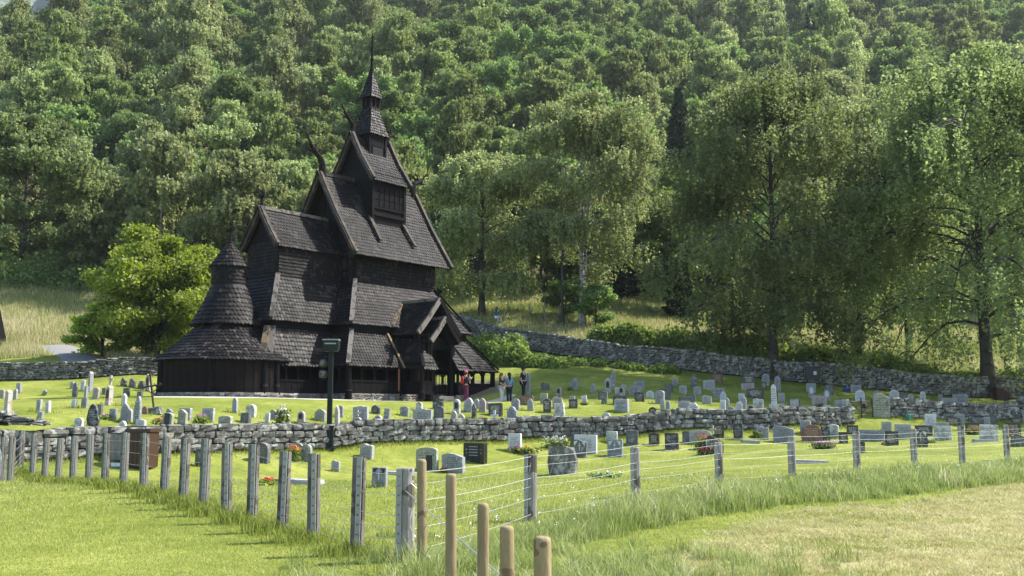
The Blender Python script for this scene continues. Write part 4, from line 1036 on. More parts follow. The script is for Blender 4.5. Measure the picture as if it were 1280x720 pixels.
x, y = P3(1135, 76); solo_tree('birch_tree', x, y, 'b', 118, 15, 4.2, 30000, .2, M_BARKD, L_BIRCH, 'mid-green birch half hidden behind the huge weeping birch', 'tree', nl=30, weep=.4, start=.2, trunk_r=.2, sig=.6, strand=1.6)

def leafcloud(name, pts, N, size, mat, label=None, cat=None, kind='stuff', hmax=1.0, seed=1, rad=.8):
    """leafy mass following a list of ground points (x, y, height, radius)"""
    r = np.random.default_rng(seed); P = np.array(pts); k = r.choice(len(P), N, p=P[:, 2]*P[:, 3]/(P[:, 2]*P[:, 3]).sum())
    a = r.uniform(0, 6.28, N); q = np.sqrt(r.random(N)); x = P[k, 0]+np.cos(a)*q*P[k, 3]; y = P[k, 1]+np.sin(a)*q*P[k, 3]
    z = gz(x, y)+P[k, 2]*np.sqrt(np.maximum(0, 1-q**2))*r.random(N)**.45*r.uniform(.8, 1.15, N)
    V, F = leafmesh('l', np.stack([x, y, z], 1), size, None, r, up=.5); o = link(name, npmesh(name, V, F, mat)); tag(o, label, cat, kind=kind); return o
rr = random.Random(4)
hp = []
for px_ in range(748, 905, 6):
    x, y = PX(px_, 70.8-(px_-748)*.02); hp.append((x, y+.3, rr.uniform(1.4, 1.9), 1.0))
leafcloud('hedge', hp, 26000, .17, L_BUSH, 'bright green rounded hedge behind the back wall', 'hedge', kind=None, seed=3)
wp = []
for i in range(46):
    px_ = rr.uniform(590, 700); x, y = PX(px_, 0), 0; d = np.interp(px_, [590, 640, 700], [73.6, 71.0, 68.6])-rr.uniform(.6, 2.6); X, Y = PX(px_, d); wp.append((X, Y, rr.uniform(.7, 1.7)*(1.2 if px_ < 650 else .5), rr.uniform(.5, 1.0)))
for i in range(26):
    px_ = rr.uniform(700, 850); d = np.interp(px_, [700, 850], [69.2, 65.2])-rr.uniform(.2, 1.0); X, Y = PX(px_, d); wp.append((X, Y, rr.uniform(.2, .55), rr.uniform(.4, .8)))
leafcloud('nettles', wp, 26000, .16, L_BUSH, 'tangled green nettles and weeds growing against the back wall', 'weeds', seed=5)
bp = []
for px_ in range(905, 1330, 7):
    d = np.interp(px_, [905, 1000, 1100, 1210, 1330], [66.6, 64.6, 63.2, 62.6, 63.4])+rr.uniform(.2, 2.5); X, Y = PX(px_, d); bp.append((X, Y, rr.uniform(1.2, 2.1) if px_ < 1130 else rr.uniform(.8, 1.6), rr.uniform(.7, 1.2)))
leafcloud('undergrowth', bp, 52000, .17, L_BUSH, 'leafy green undergrowth behind the back wall under the big birches', 'undergrowth', seed=6)
up_ = []
for i in range(70):
    px_ = rr.uniform(-20, 420); d = (109 if px_ < 330 else 104)+rr.uniform(-4, 5); X, Y = PX(px_, d); up_.append((X, Y, rr.uniform(1.5, 4.0), rr.uniform(1.5, 3.0)))
for i in range(60):
    px_ = rr.uniform(420, 1300); d = (97 if px_ < 880 else 104)+rr.uniform(-1, 8); X, Y = PX(px_, d); up_.append((X, Y, rr.uniform(1.0, 3.4), rr.uniform(1.2, 2.4)))
leafcloud('forest_edge', up_, 60000, .24, L_MID, 'dark brushy undergrowth along the edge of the wood', 'undergrowth', seed=8)

# ------------------------------------------------------------------ gravestones
def outline(shape, r):
    A_ = lambda n, f: [f(i/n) for i in range(n+1)]
    if shape == 'rect': p = [(-.5, 0), (.5, 0), (.5, .97), (.47, 1), (-.47, 1), (-.5, .97)]
    elif shape == 'round': p = [(-.5, 0), (.5, 0)]+[(.5*math.cos(math.pi*k/10), .72+.28*math.sin(math.pi*k/10)) for k in range(11)]
    elif shape == 'arched': p = [(-.5, 0), (.5, 0)]+[(.5*math.cos(math.pi*k/10), .86+.14*math.sin(math.pi*k/10)) for k in range(11)]
    elif shape == 'gothic': p = [(-.5, 0), (.5, 0), (.5, .72), (.36, .86), (.15, .95), (0, 1), (-.15, .95), (-.36, .86), (-.5, .72)]
    elif shape == 'shoulder': p = [(-.5, 0), (.5, 0), (.5, .74), (.36, .78), (.32, .86), (.18, .97), (0, 1), (-.18, .97), (-.32, .86), (-.36, .78), (-.5, .74)]
    elif shape == 'obelisk': p = [(-.5, 0), (.5, 0), (.5, .08), (.4, .1), (.33, .9), (0, 1), (-.33, .9), (-.4, .1), (-.5, .08)]
    elif shape == 'slant': p = [(-.5, 0), (.5, 0), (.5, .78), (.1, .95), (-.2, 1), (-.5, .92)]
    elif shape == 'peak': p = [(-.5, 0), (.5, 0), (.5, .62), (.15, .86), (-.15, 1), (-.4, .8), (-.5, .5)]
    elif shape == 'wave': p = [(-.5, 0), (.5, 0), (.5, .85), (.3, .92), (.15, .9), (0, .95), (-.15, 1), (-.38, .97), (-.5, .86)]
    elif shape == 'double': p = [(-.5, 0), (.5, 0), (.5, .96), (.2, .97), (.17, 1), (-.17, 1), (-.2, .97), (-.5, .96)]
    elif shape == 'low': p = [(-.5, 0), (.5, 0), (.5, .75), (.42, .86), (-.1, 1), (-.47, .97), (-.5, .9)]
    else: # rough
        p = [(-.46, 0), (.48, 0), (.52, .35), (.46, .7), (.33, .9), (.08, 1), (-.2, .95), (-.38, .8), (-.5, .45)]
        p = [(x+r.uniform(-.04, .04), z+(r.uniform(-.04, .03) if z > 0 else 0)) for x, z in p]
    return p
GM = {
 'lg': (m_grave('light_granite', (.22, .22, .22), (.34, .34, .335), lich=.04), 'light grey'),
 'mg': (m_grave('grey_granite', (.17, .175, .18), (.27, .275, .28), lich=.05), 'grey'),
 'dg': (m_grave('dark_slate', (.06, .062, .066), (.12, .122, .125), lich=.07, lc=(.24, .24, .22), text=(.3, .3, .28), tf=.5), 'dark grey'),
 'bk': (m_grave('polished_black', (.010, .010, .012), (.02, .02, .022), .28, text=(.55, .5, .36), tf=.8, spec=.5), 'polished black'),
 'bm': (m_grave('rough_black', (.02, .02, .022), (.05, .05, .052), .6, lich=.10, lc=(.18, .18, .17), text=(.35, .35, .34), tf=.5), 'black mottled'),
 'wh': (m_grave('white_marble', (.40, .40, .39), (.55, .55, .54), lich=.02, lc=(.4, .4, .36)), 'white'),
 'ml': (m_grave('lichened_stone', (.20, .20, .19), (.32, .32, .30), lich=.16, lc=(.50, .50, .45), tf=.4), 'lichen-mottled grey'),
 'br': (m_grave('brown_granite', (.11, .055, .045), (.17, .09, .075), .5, tf=.5, text=(.4, .33, .15)), 'red-brown'),
 'pk': (m_grave('pinkish_stone', (.26, .215, .20), (.36, .30, .28), lich=.05), 'pinkish grey'),
 'ol': (m_grave('greenish_stone', (.19, .20, .15), (.28, .29, .22), lich=.07), 'greenish grey'),
 'or': (m_grave('rusty_lichen_stone', (.28, .27, .25), (.40, .38, .35), lich=.06, orange=.13, tf=.3), 'orange-lichened'),
 'bb': (m_grave('blue_grey_granite', (.13, .145, .175), (.22, .235, .27), .45), 'blue-grey'),
}
NICHE = simple('dark_niche', (.015, .015, .017), .5)
SHN = {'rect': 'square headstone', 'round': 'round-topped headstone', 'arched': 'broad headstone with curved top', 'gothic': 'pointed headstone', 'shoulder': 'headstone with shouldered top',
       'obelisk': 'obelisk on a foot', 'slant': 'slant-topped headstone', 'peak': 'jagged peaked stone', 'wave': 'headstone with wavy top', 'double': 'wide double headstone', 'low': 'low broad stone', 'rough': 'rough natural stone', 'pillar': 'narrow pillar stone', 'niche': 'stone with a dark niche', 'box': 'block-shaped stone'}
gr_r = random.Random(21); gravemesh = {}
def gravestone_mesh(shape, col, w, h, t, name='gravestone'):
    p = outline({'pillar': 'gothic', 'niche': 'round', 'box': 'rect'}.get(shape, shape), gr_r)
    n = len(p); V = []; A3 = []; be = .012
    cx_ = 0; 
    front = [((x*(1-be*1.2)) * w, -t/2, z*h*(1-be)+be*.2) for x, z in p]; rim = [(x*w, -t/2+.018, z*h) for x, z in p]; back = [(x*w*.99, t/2, z*h*.995) for x, z in p]
    V += front; A3 += [(x, z, 1) for x, z in p]
    V += front+rim+back; A3 += [(0, 0, 0)]*(3*n)
    F = [tuple(range(n))]
    for a in (n, 2*n):
        F += [(a+i, a+n+i, a+n+(i+1) % n, a+(i+1) % n) for i in range(n)]
    F.append(tuple(range(4*n-1, 3*n-1, -1)))
    me = bpy.data.meshes.new(name); me.from_pydata([(x, y, z-.06) for x, y, z in V], [], F); me.materials.append(GM[col][0])
    at_ = me.attributes.new('fco', 'FLOAT_VECTOR', 'POINT'); at_.data.foreach_set('vector', np.array(A3, np.float32).ravel()); me.update(); return me
# x, top, base, width (photograph pixels), shape, stone, tilt degrees, extra
GRAVES = [
(9,487.5,517,9,'obelisk','or',2,'plinth'),(2,487,498,8,'arched','pk',0,''),(18.7,486,499.5,6,'round','lg',0,''),(23.5,478.7,491.5,8,'rect','lg',0,''),(54,486.5,494.5,5,'rect','bb',38,''),
(48.4,499.5,514,6,'rect','lg',0,''),(60,501,515.6,6.5,'rect','wh',0,''),(49.3,516,525,5.5,'rect','lg',10,''),(90,477,486,6,'round','lg',0,''),(93,478,496.5,8.5,'rough','dg',2,''),
(103,475,488,6,'rect','wh',8,''),(112.5,464.5,489,6.5,'obelisk','lg',0,'plinth'),(105.5,498,510,9,'rect','mg',0,'spire'),(92,499,510,6,'rect','wh',6,''),(119.4,484.5,499,10,'arched','pk',2,''),
(135.6,482,506.5,9.5,'obelisk','or',3,'cross plaque'),(130,485,493,5,'rect','dg',0,''),(154.4,472,482.5,8,'peak','bm',0,''),(116,505,534.5,14,'rough','bm',-2,''),(124.6,505.5,521,7,'rect','dg',0,''),
(141,511,524.5,10.5,'rect','mg',0,''),(97.6,522,543,12,'arched','ml',0,''),(153,526,543.5,9.5,'round','wh',0,''),(165.6,472.5,484,9,'peak','dg',0,''),(176.5,476,486,10,'rough','bm',0,''),
(185.5,467.5,489,7,'pillar','or',0,'plaque'),(158,485,495.5,9,'rect','dg',0,''),(174.6,490,497.5,8,'rect','dg',0,''),(206,465.5,489,4.5,'round','lg',2,''),(154.6,492,507,7,'gothic','wh',0,''),
(155.5,504,527.5,11.5,'gothic','mg',0,''),(162,511,527,6,'round','lg',0,''),(170.5,496,530,10.5,'rough','mg',6,''),(176,524,534,13,'low','wh',0,''),(181,510,517.5,7,'rough','br',0,''),
(208.5,515.5,541,15,'arched','ol',2,'plaque'),(211,511,522,9,'slant','bb',8,''),(228,511.5,531.5,12,'slant','ol',0,''),(232,510,524,16,'rect','mg',0,''),(260,510,526,16,'rect','lg',0,''),
(282.3,519.5,538,18,'arched','ol',0,''),(293.6,497,515.6,7.5,'round','lg',0,''),(252,532,543,7,'gothic','lg',0,''),(299,532,540,9,'round','or',0,''),(307,516,528,14,'rect','dg',0,''),
(314,505.5,520,14,'round','ml',0,''),(334,516.5,528.7,6,'rect','wh',0,''),(341.5,512,524,9,'slant','mg',4,''),(359,517,531,5,'pillar','ml',0,''),(376.5,514,529,10.5,'niche','or',0,'plaque'),
(382,527,537,20,'low','mg',0,''),(400.5,511,525,15,'gothic','ol',0,''),(421.5,507,533,6,'pillar','or',0,''),(424.5,507,521,10,'arched','mg',0,''),(451,507.5,531,20,'double','lg',0,''),
(447,521.5,536,11,'niche','or',0,'cross plaque'),(326,533,538,20,'low','lg',0,''),(327,553,577,21,'round','dg',0,''),(373,553,573,13,'slant','ol',0,''),(383,555,576,14,'round','mg',0,''),
(458.5,554.5,572,18,'wave','lg',2,''),(469.5,506,517,12,'rough','bm',0,''),(483,510.5,525,8,'rect','mg',5,''),(472,519,535,11,'niche','or',0,'plaque'),(505.5,508,519.5,12,'arched','mg',0,''),
(524,502.5,513,9,'round','ml',0,''),(528,511,529,25,'double','lg',0,''),(547.5,501,511,14,'arched','bm',0,''),(549,507.5,523,13.5,'round','dg',0,''),(513,523,532.5,17,'low','mg',0,''),
(550.5,522,533,11.5,'box','mg',0,''),(571,499,517,9.5,'niche','ml',0,'plaque'),(585,497,514.5,12.5,'rough','lg',3,''),(596,498.5,510,7,'round','lg',0,''),(603,497.5,515,9.5,'gothic','pk',0,''),
(592.5,504,523,6,'pillar','bm',0,''),(566,513,531,8,'slant','or',8,''),(576.6,517,532,9,'gothic','or',0,''),(589,525,532,8,'round','wh',0,''),(604,522,531,12,'rect','br',0,''),
(594,553.5,577,30,'rect','bk',0,'plaque frame'),(534,559,588,28,'arched','ol',0,'pane'),(567,566,590,29,'slant','mg',0,''),(419.5,575,589,11,'wave','lg',0,''),(474.5,584,609,20,'rect','mg',0,'emblem'),
(644,542,564,17,'rect','wh',0,''),(610,503,511,6,'round','lg',0,''),(619.7,504,519,18,'rect','bk',-2,''),(640.5,508,528,13.5,'shoulder','mg',0,''),(644.5,498,512,11,'round','mg',0,''),
(658.5,494,506,17,'arched','br',0,''),(663,498,513,8,'shoulder','lg',0,''),(660.5,465,493,5.5,'pillar','mg',0,''),(681.5,478.5,487,11,'slant','dg',4,''),(680,491.5,505,9.5,'rect','ol',0,''),
(698.5,483.5,495.5,7,'niche','pk',0,'plaque'),(718,472,487.5,9.5,'rough','mg',4,''),(684,498,515.5,10,'round','bk',0,''),(697,495.5,510,13,'wave','pk',0,''),(700,504,520,13,'rect','ml',-5,''),
(716.8,499,510,11,'rect','bk',0,''),(716,495.5,502,6,'rect','lg',0,''),(731,494.5,504.5,7,'rect','wh',-8,''),(683.5,518.5,529,15,'rect','lg',0,''),(622.5,523,531,20,'low','mg',0,''),
(622,482,488,4,'rect','mg',0,''),(741.5,480,490.5,7,'gothic','lg',0,''),(760,472.5,491,8,'niche','or',0,'plaque'),(765.5,463,484,7.5,'rough','mg',4,''),(753.7,489,499.5,12.5,'arched','dg',0,''),
(771.5,484,492.5,5.5,'rect','wh',0,''),(779.5,480,494,7,'round','lg',0,''),(777,483,495,8,'shoulder','or',0,'plaque'),(794,482,495,16,'double','mg',0,''),(799.5,476,486,13.5,'rect','mg',0,''),
(799.5,490,502,13,'arched','bm',0,''),(812.8,488,497.7,10,'gothic','wh',0,''),(774.5,495,505.5,17.5,'rect','bk',0,''),(777.3,499,514,19,'rect','lg',0,''),(754.5,499,505,7,'slant','dg',18,''),
(757.7,516,526,10.5,'round','ml',0,''),(815.7,508.7,522,10,'round','bk',0,''),(843,472,482,7,'slant','mg',10,''),(837,480,490,9.5,'rect','dg',-4,''),(866.5,467,484,8.5,'rough','dg',5,''),
(853.7,482,492,9.5,'rect','lg',0,''),(872,483,493,10,'arched','lg',0,''),(886.5,475,487,15,'rect','lg',0,''),(897,467,478,13,'rect','br',0,''),(936,469,479.5,14,'rect','bk',0,''),
(935,479,488,16,'rect','pk',0,''),(957.5,467,481,9.5,'round','mg',0,''),(955,477,486,8,'round','bk',0,''),(972.5,470,489,8,'round','mg',0,''),(944,485.5,498,20,'double','bk',0,''),
(968,480,509,10.5,'obelisk','wh',0,'plinth'),(977,491,502,8,'rect','lg',0,''),(825,488,504.5,12,'arched','mg',0,''),(831.5,486,499,14,'rect','dg',0,''),(855,496,503,14,'low','dg',0,''),
(863.5,492.5,503,12,'arched','dg',0,''),(883.5,494,505,12,'wave','lg',0,''),(899,485,497,14,'rect','mg',0,''),(904,489,503,7.5,'gothic','wh',0,''),(904,500,517.5,7,'rect','wh',0,''),
(909,497,509,5.5,'gothic','lg',0,''),(913.5,508,518,10.5,'gothic','mg',0,''),(828,499,512,6,'round','lg',0,''),(835,501,512.5,6,'round','lg',0,''),(855.5,501,514.5,15,'arched','lg',0,''),
(867,503,521,14,'shoulder','wh',0,''),(927,492,501,8,'rect','wh',0,''),(928.5,495,512.5,8.5,'gothic','lg',3,''),(924,502,517.5,8.5,'round','wh',0,''),(938.5,506,515.5,10,'niche','or',0,'plaque'),
(948,498,509,13,'wave','ml',0,''),(839.5,515,522.5,7,'rect','wh',0,''),(977.5,504,516,8,'gothic','lg',0,''),(948,512.5,518.5,16,'low','mg',0,''),(1014,479,490.5,12,'rect','mg',0,''),
(1014.5,482,497.5,7.5,'round','mg',0,'oval'),(1037,480.5,493,10.5,'arched','dg',0,''),(1034,487,501.5,8,'round','mg',0,'oval'),(1024,494.5,508,17.5,'rect','pk',0,''),(993.5,498.5,512,15.5,'rect','dg',0,'lightpanel'),
(986,509.5,517,13,'low','mg',0,''),(1049.5,500,516.5,11,'rect','mg',0,''),(1058,499,513,13,'arched','lg',0,''),(1075,487,502,12,'gothic','wh',0,''),(1080,502,515,8,'niche','pk',0,'plaque'),
(1070,481,491,13,'rect','mg',0,''),(1118,487,499,12,'gothic','wh',0,''),(1111,495,511,26,'double','lg',0,''),(1095,496,505,10,'rect','mg',0,''),(1097,488,494.5,9,'gothic','mg',0,''),
(1130,491,501,10,'slant','dg',0,''),(1034,506,513.5,9,'wave','wh',0,''),(1138.7,492,503,7.5,'gothic','lg',0,''),(1153.6,489,502,7,'round','wh',0,''),(1161,499,505.5,7,'rect','dg',14,''),
(1147.7,504,512.5,8.5,'rect','lg',0,''),(1175.7,493,503,5.5,'rect','mg',0,''),(1200.5,493,505,18.5,'rect','mg',0,''),(1187,497.5,506.5,19,'rect','lg',0,''),(1172.7,501.5,508,7,'rough','lg',0,''),
(1163,517.5,532.5,14,'rect','wh',0,''),(1191.5,521,532,17,'round','bk',0,''),(1200,517.5,531,12,'rect','mg',0,''),(1222,521.5,531,15,'arched','dg',0,''),(1234,521,532,8,'rect','lg',0,''),
(1241.5,518,531,9,'rect','dg',0,''),(1277,512,524,8,'round','mg',0,''),(1271,522,531,12,'rect','bk',0,''),(1129,530,548,20,'rect','lg',0,''),(1155,532,544,22,'rect','bk',0,''),
(1151,537,559,16.5,'rect','bm',0,'emblem'),(1179,532.5,550,22,'rect','ml',0,''),(1217,528.5,541,19,'rect','bk',0,''),(1236,531,551,21,'rect','ml',0,''),(1260,533,547,9,'rect','br',0,''),
(1267,528,543,17,'rect','bk',0,''),(1275,542,558,22,'peak','dg',0,''),(1178,527.5,536,16,'arched','lg',0,''),(980,532,553,25,'slant','bb',0,''),(1014.5,530.5,552,25,'rough','br',0,''),
(1032,533,550,11,'rect','bm',0,''),(1041.5,530.5,547,15,'arched','ml',0,''),(1007,526,542,13,'rect','mg',0,''),(1054.5,540,554,11,'rect','bk',0,''),(1065.5,531.5,543,14.5,'rect','bk',0,''),
(1089.5,537.5,551,30,'rect','bb',0,''),(1076.5,552,566,10,'rect','bm',0,''),(1115,539,557,16,'rect','bk',0,''),(1108.5,527,538,13,'rect','lg',0,''),(818,541,556,13.5,'arched','bk',0,''),
(840,541,562,17,'rect','bm',0,''),(858,539,553,10,'rect','dg',0,''),(875,537.5,554,27,'arched','lg',0,''),(892,544,567,25,'peak','bk',0,'whitecross'),(898,529,546,14,'rect','bk',0,''),
(923,529,549,11.5,'rect','bm',0,''),(953.5,532.5,548,15,'wave','lg',0,''),(720,535,558,15,'rect','bm',0,''),(732,543.5,565,29,'rect','wh',0,''),(724.5,549,571,18.5,'wave','dg',0,'emblem'),
(769,549,570,20,'rect','bb',0,'emblem'),(765,539,553,14,'rect','ml',0,''),(790,538,556,15.5,'rect','dg',0,''),(703,557.5,593,36,'rough','ml',0,''),(249,559,582.5,12,'rect','dg',0,''),
(1143,503,507,5,'round','wh',0,''),(1267,506,514,0,'','',0,''),(785,476,486,0,'','',0,''),
]
GRAVES = [g for g in GRAVES if g[4]]
ANCH = [(62, 530, 'the slab heap'), (191, 512, 'the iron cross'), (184, 550, 'the brown bin'), (206, 480, 'the apse corner'), (352, 515, 'the white flower bush'), (414, 540, 'the green lamp post'),
        (551, 500, 'the church porch'), (618, 520, 'the white cross'), (583, 490, 'the red-hatted visitor'), (655, 485, 'the man in navy'), (703, 575, 'the lichened boulder'), (800, 560, 'the fence gap'), (880, 550, 'the marigold bush'), (815, 440, 'the clipped hedge'),
        (966, 460, 'the tall birch trunk'), (1015, 465, 'the black notice board'), (1075, 515, 'the iron gate'), (1130, 525, 'the green watering can'), (1233, 490, 'the big birch trunk'), (1215, 537, 'the orange flower bed'), (300, 500, 'the apse footing'), (470, 505, 'the nave corner'), (890, 490, 'the churchyard centre'), (760, 470, 'the orange niche stone')]
ANCH = [a for a in ANCH if 'fence gap' not in a[2] and 'centre' not in a[2]]
placed = []; labels = {}
def near_wall_base(px): return yline([(p[0]*1200/p[1]+640, 512-(0)) for p in MIDW], px)
for gi_, (px_, y0, y1, w_, shape, col, tilt, ex) in enumerate(GRAVES):
    x, y, z = hit(px_, y1); 
    midy = float(np.interp(x, [p[0] for p in MIDW+MIDW2], [p[1] for p in MIDW+MIDW2]))
    infront = y1 > np.interp(px_, [0, 450, 640, 960, 1056, 1280], [545, 545, 538, 525, 519, 511])
    if infront and y > midy-.75: y = midy-.75; x = (px_-640)/1200*y; z = float(gz(x, y))
    if not infront and y < midy+.75: y = midy+.75; x = (px_-640)/1200*y; z = float(gz(x, y))
    ztop = EYE+ray(px_, y0)[2]/ray(px_, y0)[1]*y; h = max(.28, ztop-z)+.06; w = max(.2, w_/1200*y)
    t = min(.32, max(.1, w*gr_r.uniform(.2, .42)))
    if shape in ('obelisk', 'pillar'): t = w*.75
    th = gr_r.uniform(-.5, -.22) if shape != 'rough' else gr_r.uniform(-.6, 0); wf = max(.1, (w-t*abs(math.sin(th)))/math.cos(th)); wf = max(wf, w*.62)
    me = gravestone_mesh(shape, col, wf, h, t)
    if w_ == 36:
        me = rockmesh('gravestone', 5, M_WALLFAR)
        for v_ in me.vertices: v_.co = (v_.co.x*w*.98, v_.co.y*.45, (v_.co.z+.5)*h-.06)
    bits = []
    rot = (gr_r.uniform(-.06, .03), R(tilt)+gr_r.uniform(-.035, .035), th)
    if ex:
        root = empty('gravestone', (x, y, z)); root.rotation_euler = rot
        link('slab', me, root)
        if 'plinth' in ex: MB().box((-wf*.72, -t*.75, -.1), (wf*.72, t*.8, h*.13)).build('plinth', GM[col][0], root)
        if 'plaque' in ex:
            zz = h*.52; pm = MB(); pw = wf*(.26 if shape != 'rect' else .3); pp = [(-pw, -h*.2), (pw, -h*.2), (pw, h*.12), (pw*.6, h*.19), (0, h*.22), (-pw*.6, h*.19), (-pw, h*.12)]
            if shape in ('rect', 'arched'): pp = [(-pw, -h*.4), (pw, -h*.4), (pw, h*.36), (-pw, h*.36)]
            pm.prism([(a, b+zz) for a, b in pp], -t/2-.02, -t/2+.01); pm.build('plaque', NICHE, root)
        if 'frame' in ex:
            for k in range(4): MB().box((-pw*.7, -t/2-.026, h*(.72-k*.14)), (pw*.7, -t/2-.022, h*(.76-k*.14))).build('inscription', GM['lg'][0], root)
        if 'pane' in ex: MB().box((0.0, -t/2-.012, .02), (wf*.3, -t/2, h*.6)).build('dark_panel', NICHE, root)
        if 'lightpanel' in ex: MB().box((-wf*.36, -t/2-.015, h*.25), (wf*.36, -t/2+.01, h*.85)).build('pale_panel', GM['lg'][0], root)
        if 'oval' in ex: MB().prism([(wf*.32*math.cos(a*.524), h*.55+h*.26*math.sin(a*.524)) for a in range(12)], -t/2-.02, -t/2+.01).build('white_oval', GM['wh'][0], root)
        if 'spire' in ex: MB().beam((wf*.1, 0, h*.9), (wf*.1, 0, h*1.95), .1, .1).build('pinnacle', GM[col][0], root)
        if 'cross' in ex:
            m = MB(); m.box((-.035, -.035, h*.97), (.035, .035, h*1.42)); m.box((-.11, -.03, h*1.2), (.11, .03, h*1.27)); m.build('cross', GM['or'][0], root)
        if 'emblem' in ex or 'whitecross' in ex:
            m = MB(); c0 = -wf*.3 if 'white' in ex else 0; m.box((c0-.012, -t/2-.012, h*.3), (c0+.012, -t/2+.005, h*.75)); m.box((c0-.05, -t/2-.011, h*.58), (c0+.05, -t/2+.004, h*.62)); m.build('cross_emblem', GM['wh'][0], root)
            if 'emblem' in ex:
                for s in (-1, 1): MB().prism([(s*wf*.42, h*.8), (s*wf*.12, h*.85), (s*wf*.36, h*.55)][::s], -t/2-.01, -t/2+.004).build('carved_leaf', GM['wh'][0] if col != 'mg' else NICHE, root)
    else:
        root = link('gravestone', me, None, (x, y, z)); root.rotation_euler = rot
    size = 'tall ' if h > 1.15 else ('small ' if h < .5 and w < .45 else ('wide ' if w > 1.0 and shape not in ('double', 'arched', 'low') else ''))
    tl = 'leaning ' if abs(tilt) >= 5 else ''
    a = min(ANCH, key=lambda a_: math.hypot(a_[0]-px_, (a_[1]-(y0+y1)/2)*1.6)); dx = px_-a[0]
    rel = 'near' if abs(dx) < 14 else ('left of' if dx < 0 else 'right of')
    if a[2] == 'the church porch' and rel == 'near': rel = 'before'
    row = 'in front of the low wall' if infront else ('high in the yard' if y > 57.5 else ('just behind the low wall' if y < midy+3.2 else 'mid yard'))
    lab = f"{size}{tl}{GM[col][1]} {SHN[shape]} {row}, {rel} {a[2]}"
    placed.append([root, lab, px_, y1])
for lab in set(p[1] for p in placed):
    same = sorted([p for p in placed if p[1] == lab], key=lambda p: p[2])
    if len(same) > 1:
        for i, p in enumerate(same):
            pre = ['left', 'right'] if len(same) == 2 else (['leftmost', 'middle', 'rightmost'] if len(same) == 3 else ['leftmost', 'second', 'third', 'fourth', 'fifth'][:len(same)])
            p[1] = pre[i]+' '+p[1]
for root, lab, a, b in placed:
    wds = lab.replace(', near', ' near').split()
    if len(wds) > 16: lab = lab.replace('headstone with curved top', 'curve-topped headstone').replace('headstone with shouldered top', 'shouldered headstone').replace('headstone with wavy top', 'wavy headstone').replace('just behind', 'behind').replace('in front of', 'before').replace('lichen-mottled grey', 'mottled').replace('stone with a dark niche', 'niched stone')
    tag(root, lab, 'gravestone', 'gravestones in the churchyard')

# white cross, iron cross
x, y, z = hit(618, 530); y = max(y, 40.9); m = MB(); m.box((-.05, -.04, -.1), (.05, .04, .6)); m.box((-.16, -.035, .32), (.16, .035, .42)); 
tag(m.build('grave_cross', GM['wh'][0], None, loc=(x, y, z), rot=(0, 0, -.2)), 'small white cross standing just behind the low wall, right of the church', 'cross')
x, y, z = hit(193, 517); root = empty('iron_cross', (x, y, z)); root.rotation_euler = (0, R(-9), 0); IRON = simple('rusty_iron', (.035, .022, .018), .7)
tag(root, 'tall leaning ornate black iron grave cross left of the church', 'cross')
m = MB(); m.tube([(0, 0, 0), (0, 0, 1.5)], .04, 6); m.build('shaft', IRON, root); m = MB(); m.tube([(-.3, 0, 1.02), (.3, 0, 1.02)], .03, 6)
for s in (-1, 1): m.tube([(0, 0, .75), (s*.2, 0, .9), (s*.12, 0, 1.1)], .018, 5); m.tube([(s*.3, 0, .95), (s*.38, 0, 1.02), (s*.3, 0, 1.1)], .018, 5)
m.build('arm', IRON, root); m = MB(); m.tube([(-.1, 0, 1.35), (0, 0, 1.5), (.1, 0, 1.35)], .02, 5); m.build('finial', IRON, root); o = link('foot_stone', ROCKS[2], root, (0, 0, .08)); o.scale = (.55, .4, .3)
# flat slabs in the grass
for px_, py, w, l_, nm in ((375, 605, .95, 'narrow flat grave slab lying in the grass behind the left fence', 'flat_slab'), (493, 593, .55, 'small flat stone in the grass behind the grey block headstone', 'flat_slab'), (1013, 579, 1.05, 'long low white slab with herbs beyond the right fence', 'flat_slab'), (1232, 552.5, .95, 'flat pale slab in the grass at the far right', 'flat_slab'), (938, 553, .8, 'pale slab lying askew before the low wall beside purple flowers', 'flat_slab')):
    x, y, z = hit(px_, py); m = MB(); m.prism([(-w/2, 0), (w/2, 0), (w/2-.03, .1), (-w/2+.04, .13)], -.16, .2); tag(m.build(nm, GM['lg'][0], None, loc=(x, y, z-.02), rot=(0, 0, -.1)), l_, 'grave slab')

# ------------------------------------------------------------------ flowers
def flowers(px_, py, w, h, col, label, n=26, green=True, white=False, seed=1, cat='flowers', name='flower_bed'):
    x, y, z = hit(px_, py); r = np.random.default_rng(seed); root = empty(name, (x, y, z)); tag(root, label, cat)
    w_ = w/1200*y; h_ = h/1200*y
    k = 600 if green else 60; C = np.stack([r.normal(0, w_*.22, k), r.normal(0, .12, k), r.random(k)*h_*.75], 1); V, F = leafmesh('l', C, .07, None, r, up=.3)
    link('leaves', npmesh('leaves', V, F, L_BUSH), root)
    t = NT('petals_'+name+str(seed)); p_ = t.isl(); cm = t.pbr(t.ramp(p_, [(0, tuple(c*.7 for c in col)), (1, col)]), .7)
    C = np.stack([r.normal(0, w_*.23, n), r.normal(-.08, .1, n), h_*(.45+.6*r.random(n))], 1); C = C[:int(n*.6)]; rep = np.repeat(C, 6, 0)+r.normal(0, .018, (len(C)*6, 3)); V, F = leafmesh('p', rep, .05, None, r, up=.2, elong=1)
    o = link('blossoms', npmesh('blossoms', V, F, cm), root); return root
RED, ORG, PNK, WHT, PUR, YEL = (.6, .02, .03), (.75, .22, .02), (.65, .3, .5), (.8, .8, .76), (.2, .1, .45), (.7, .6, .1)
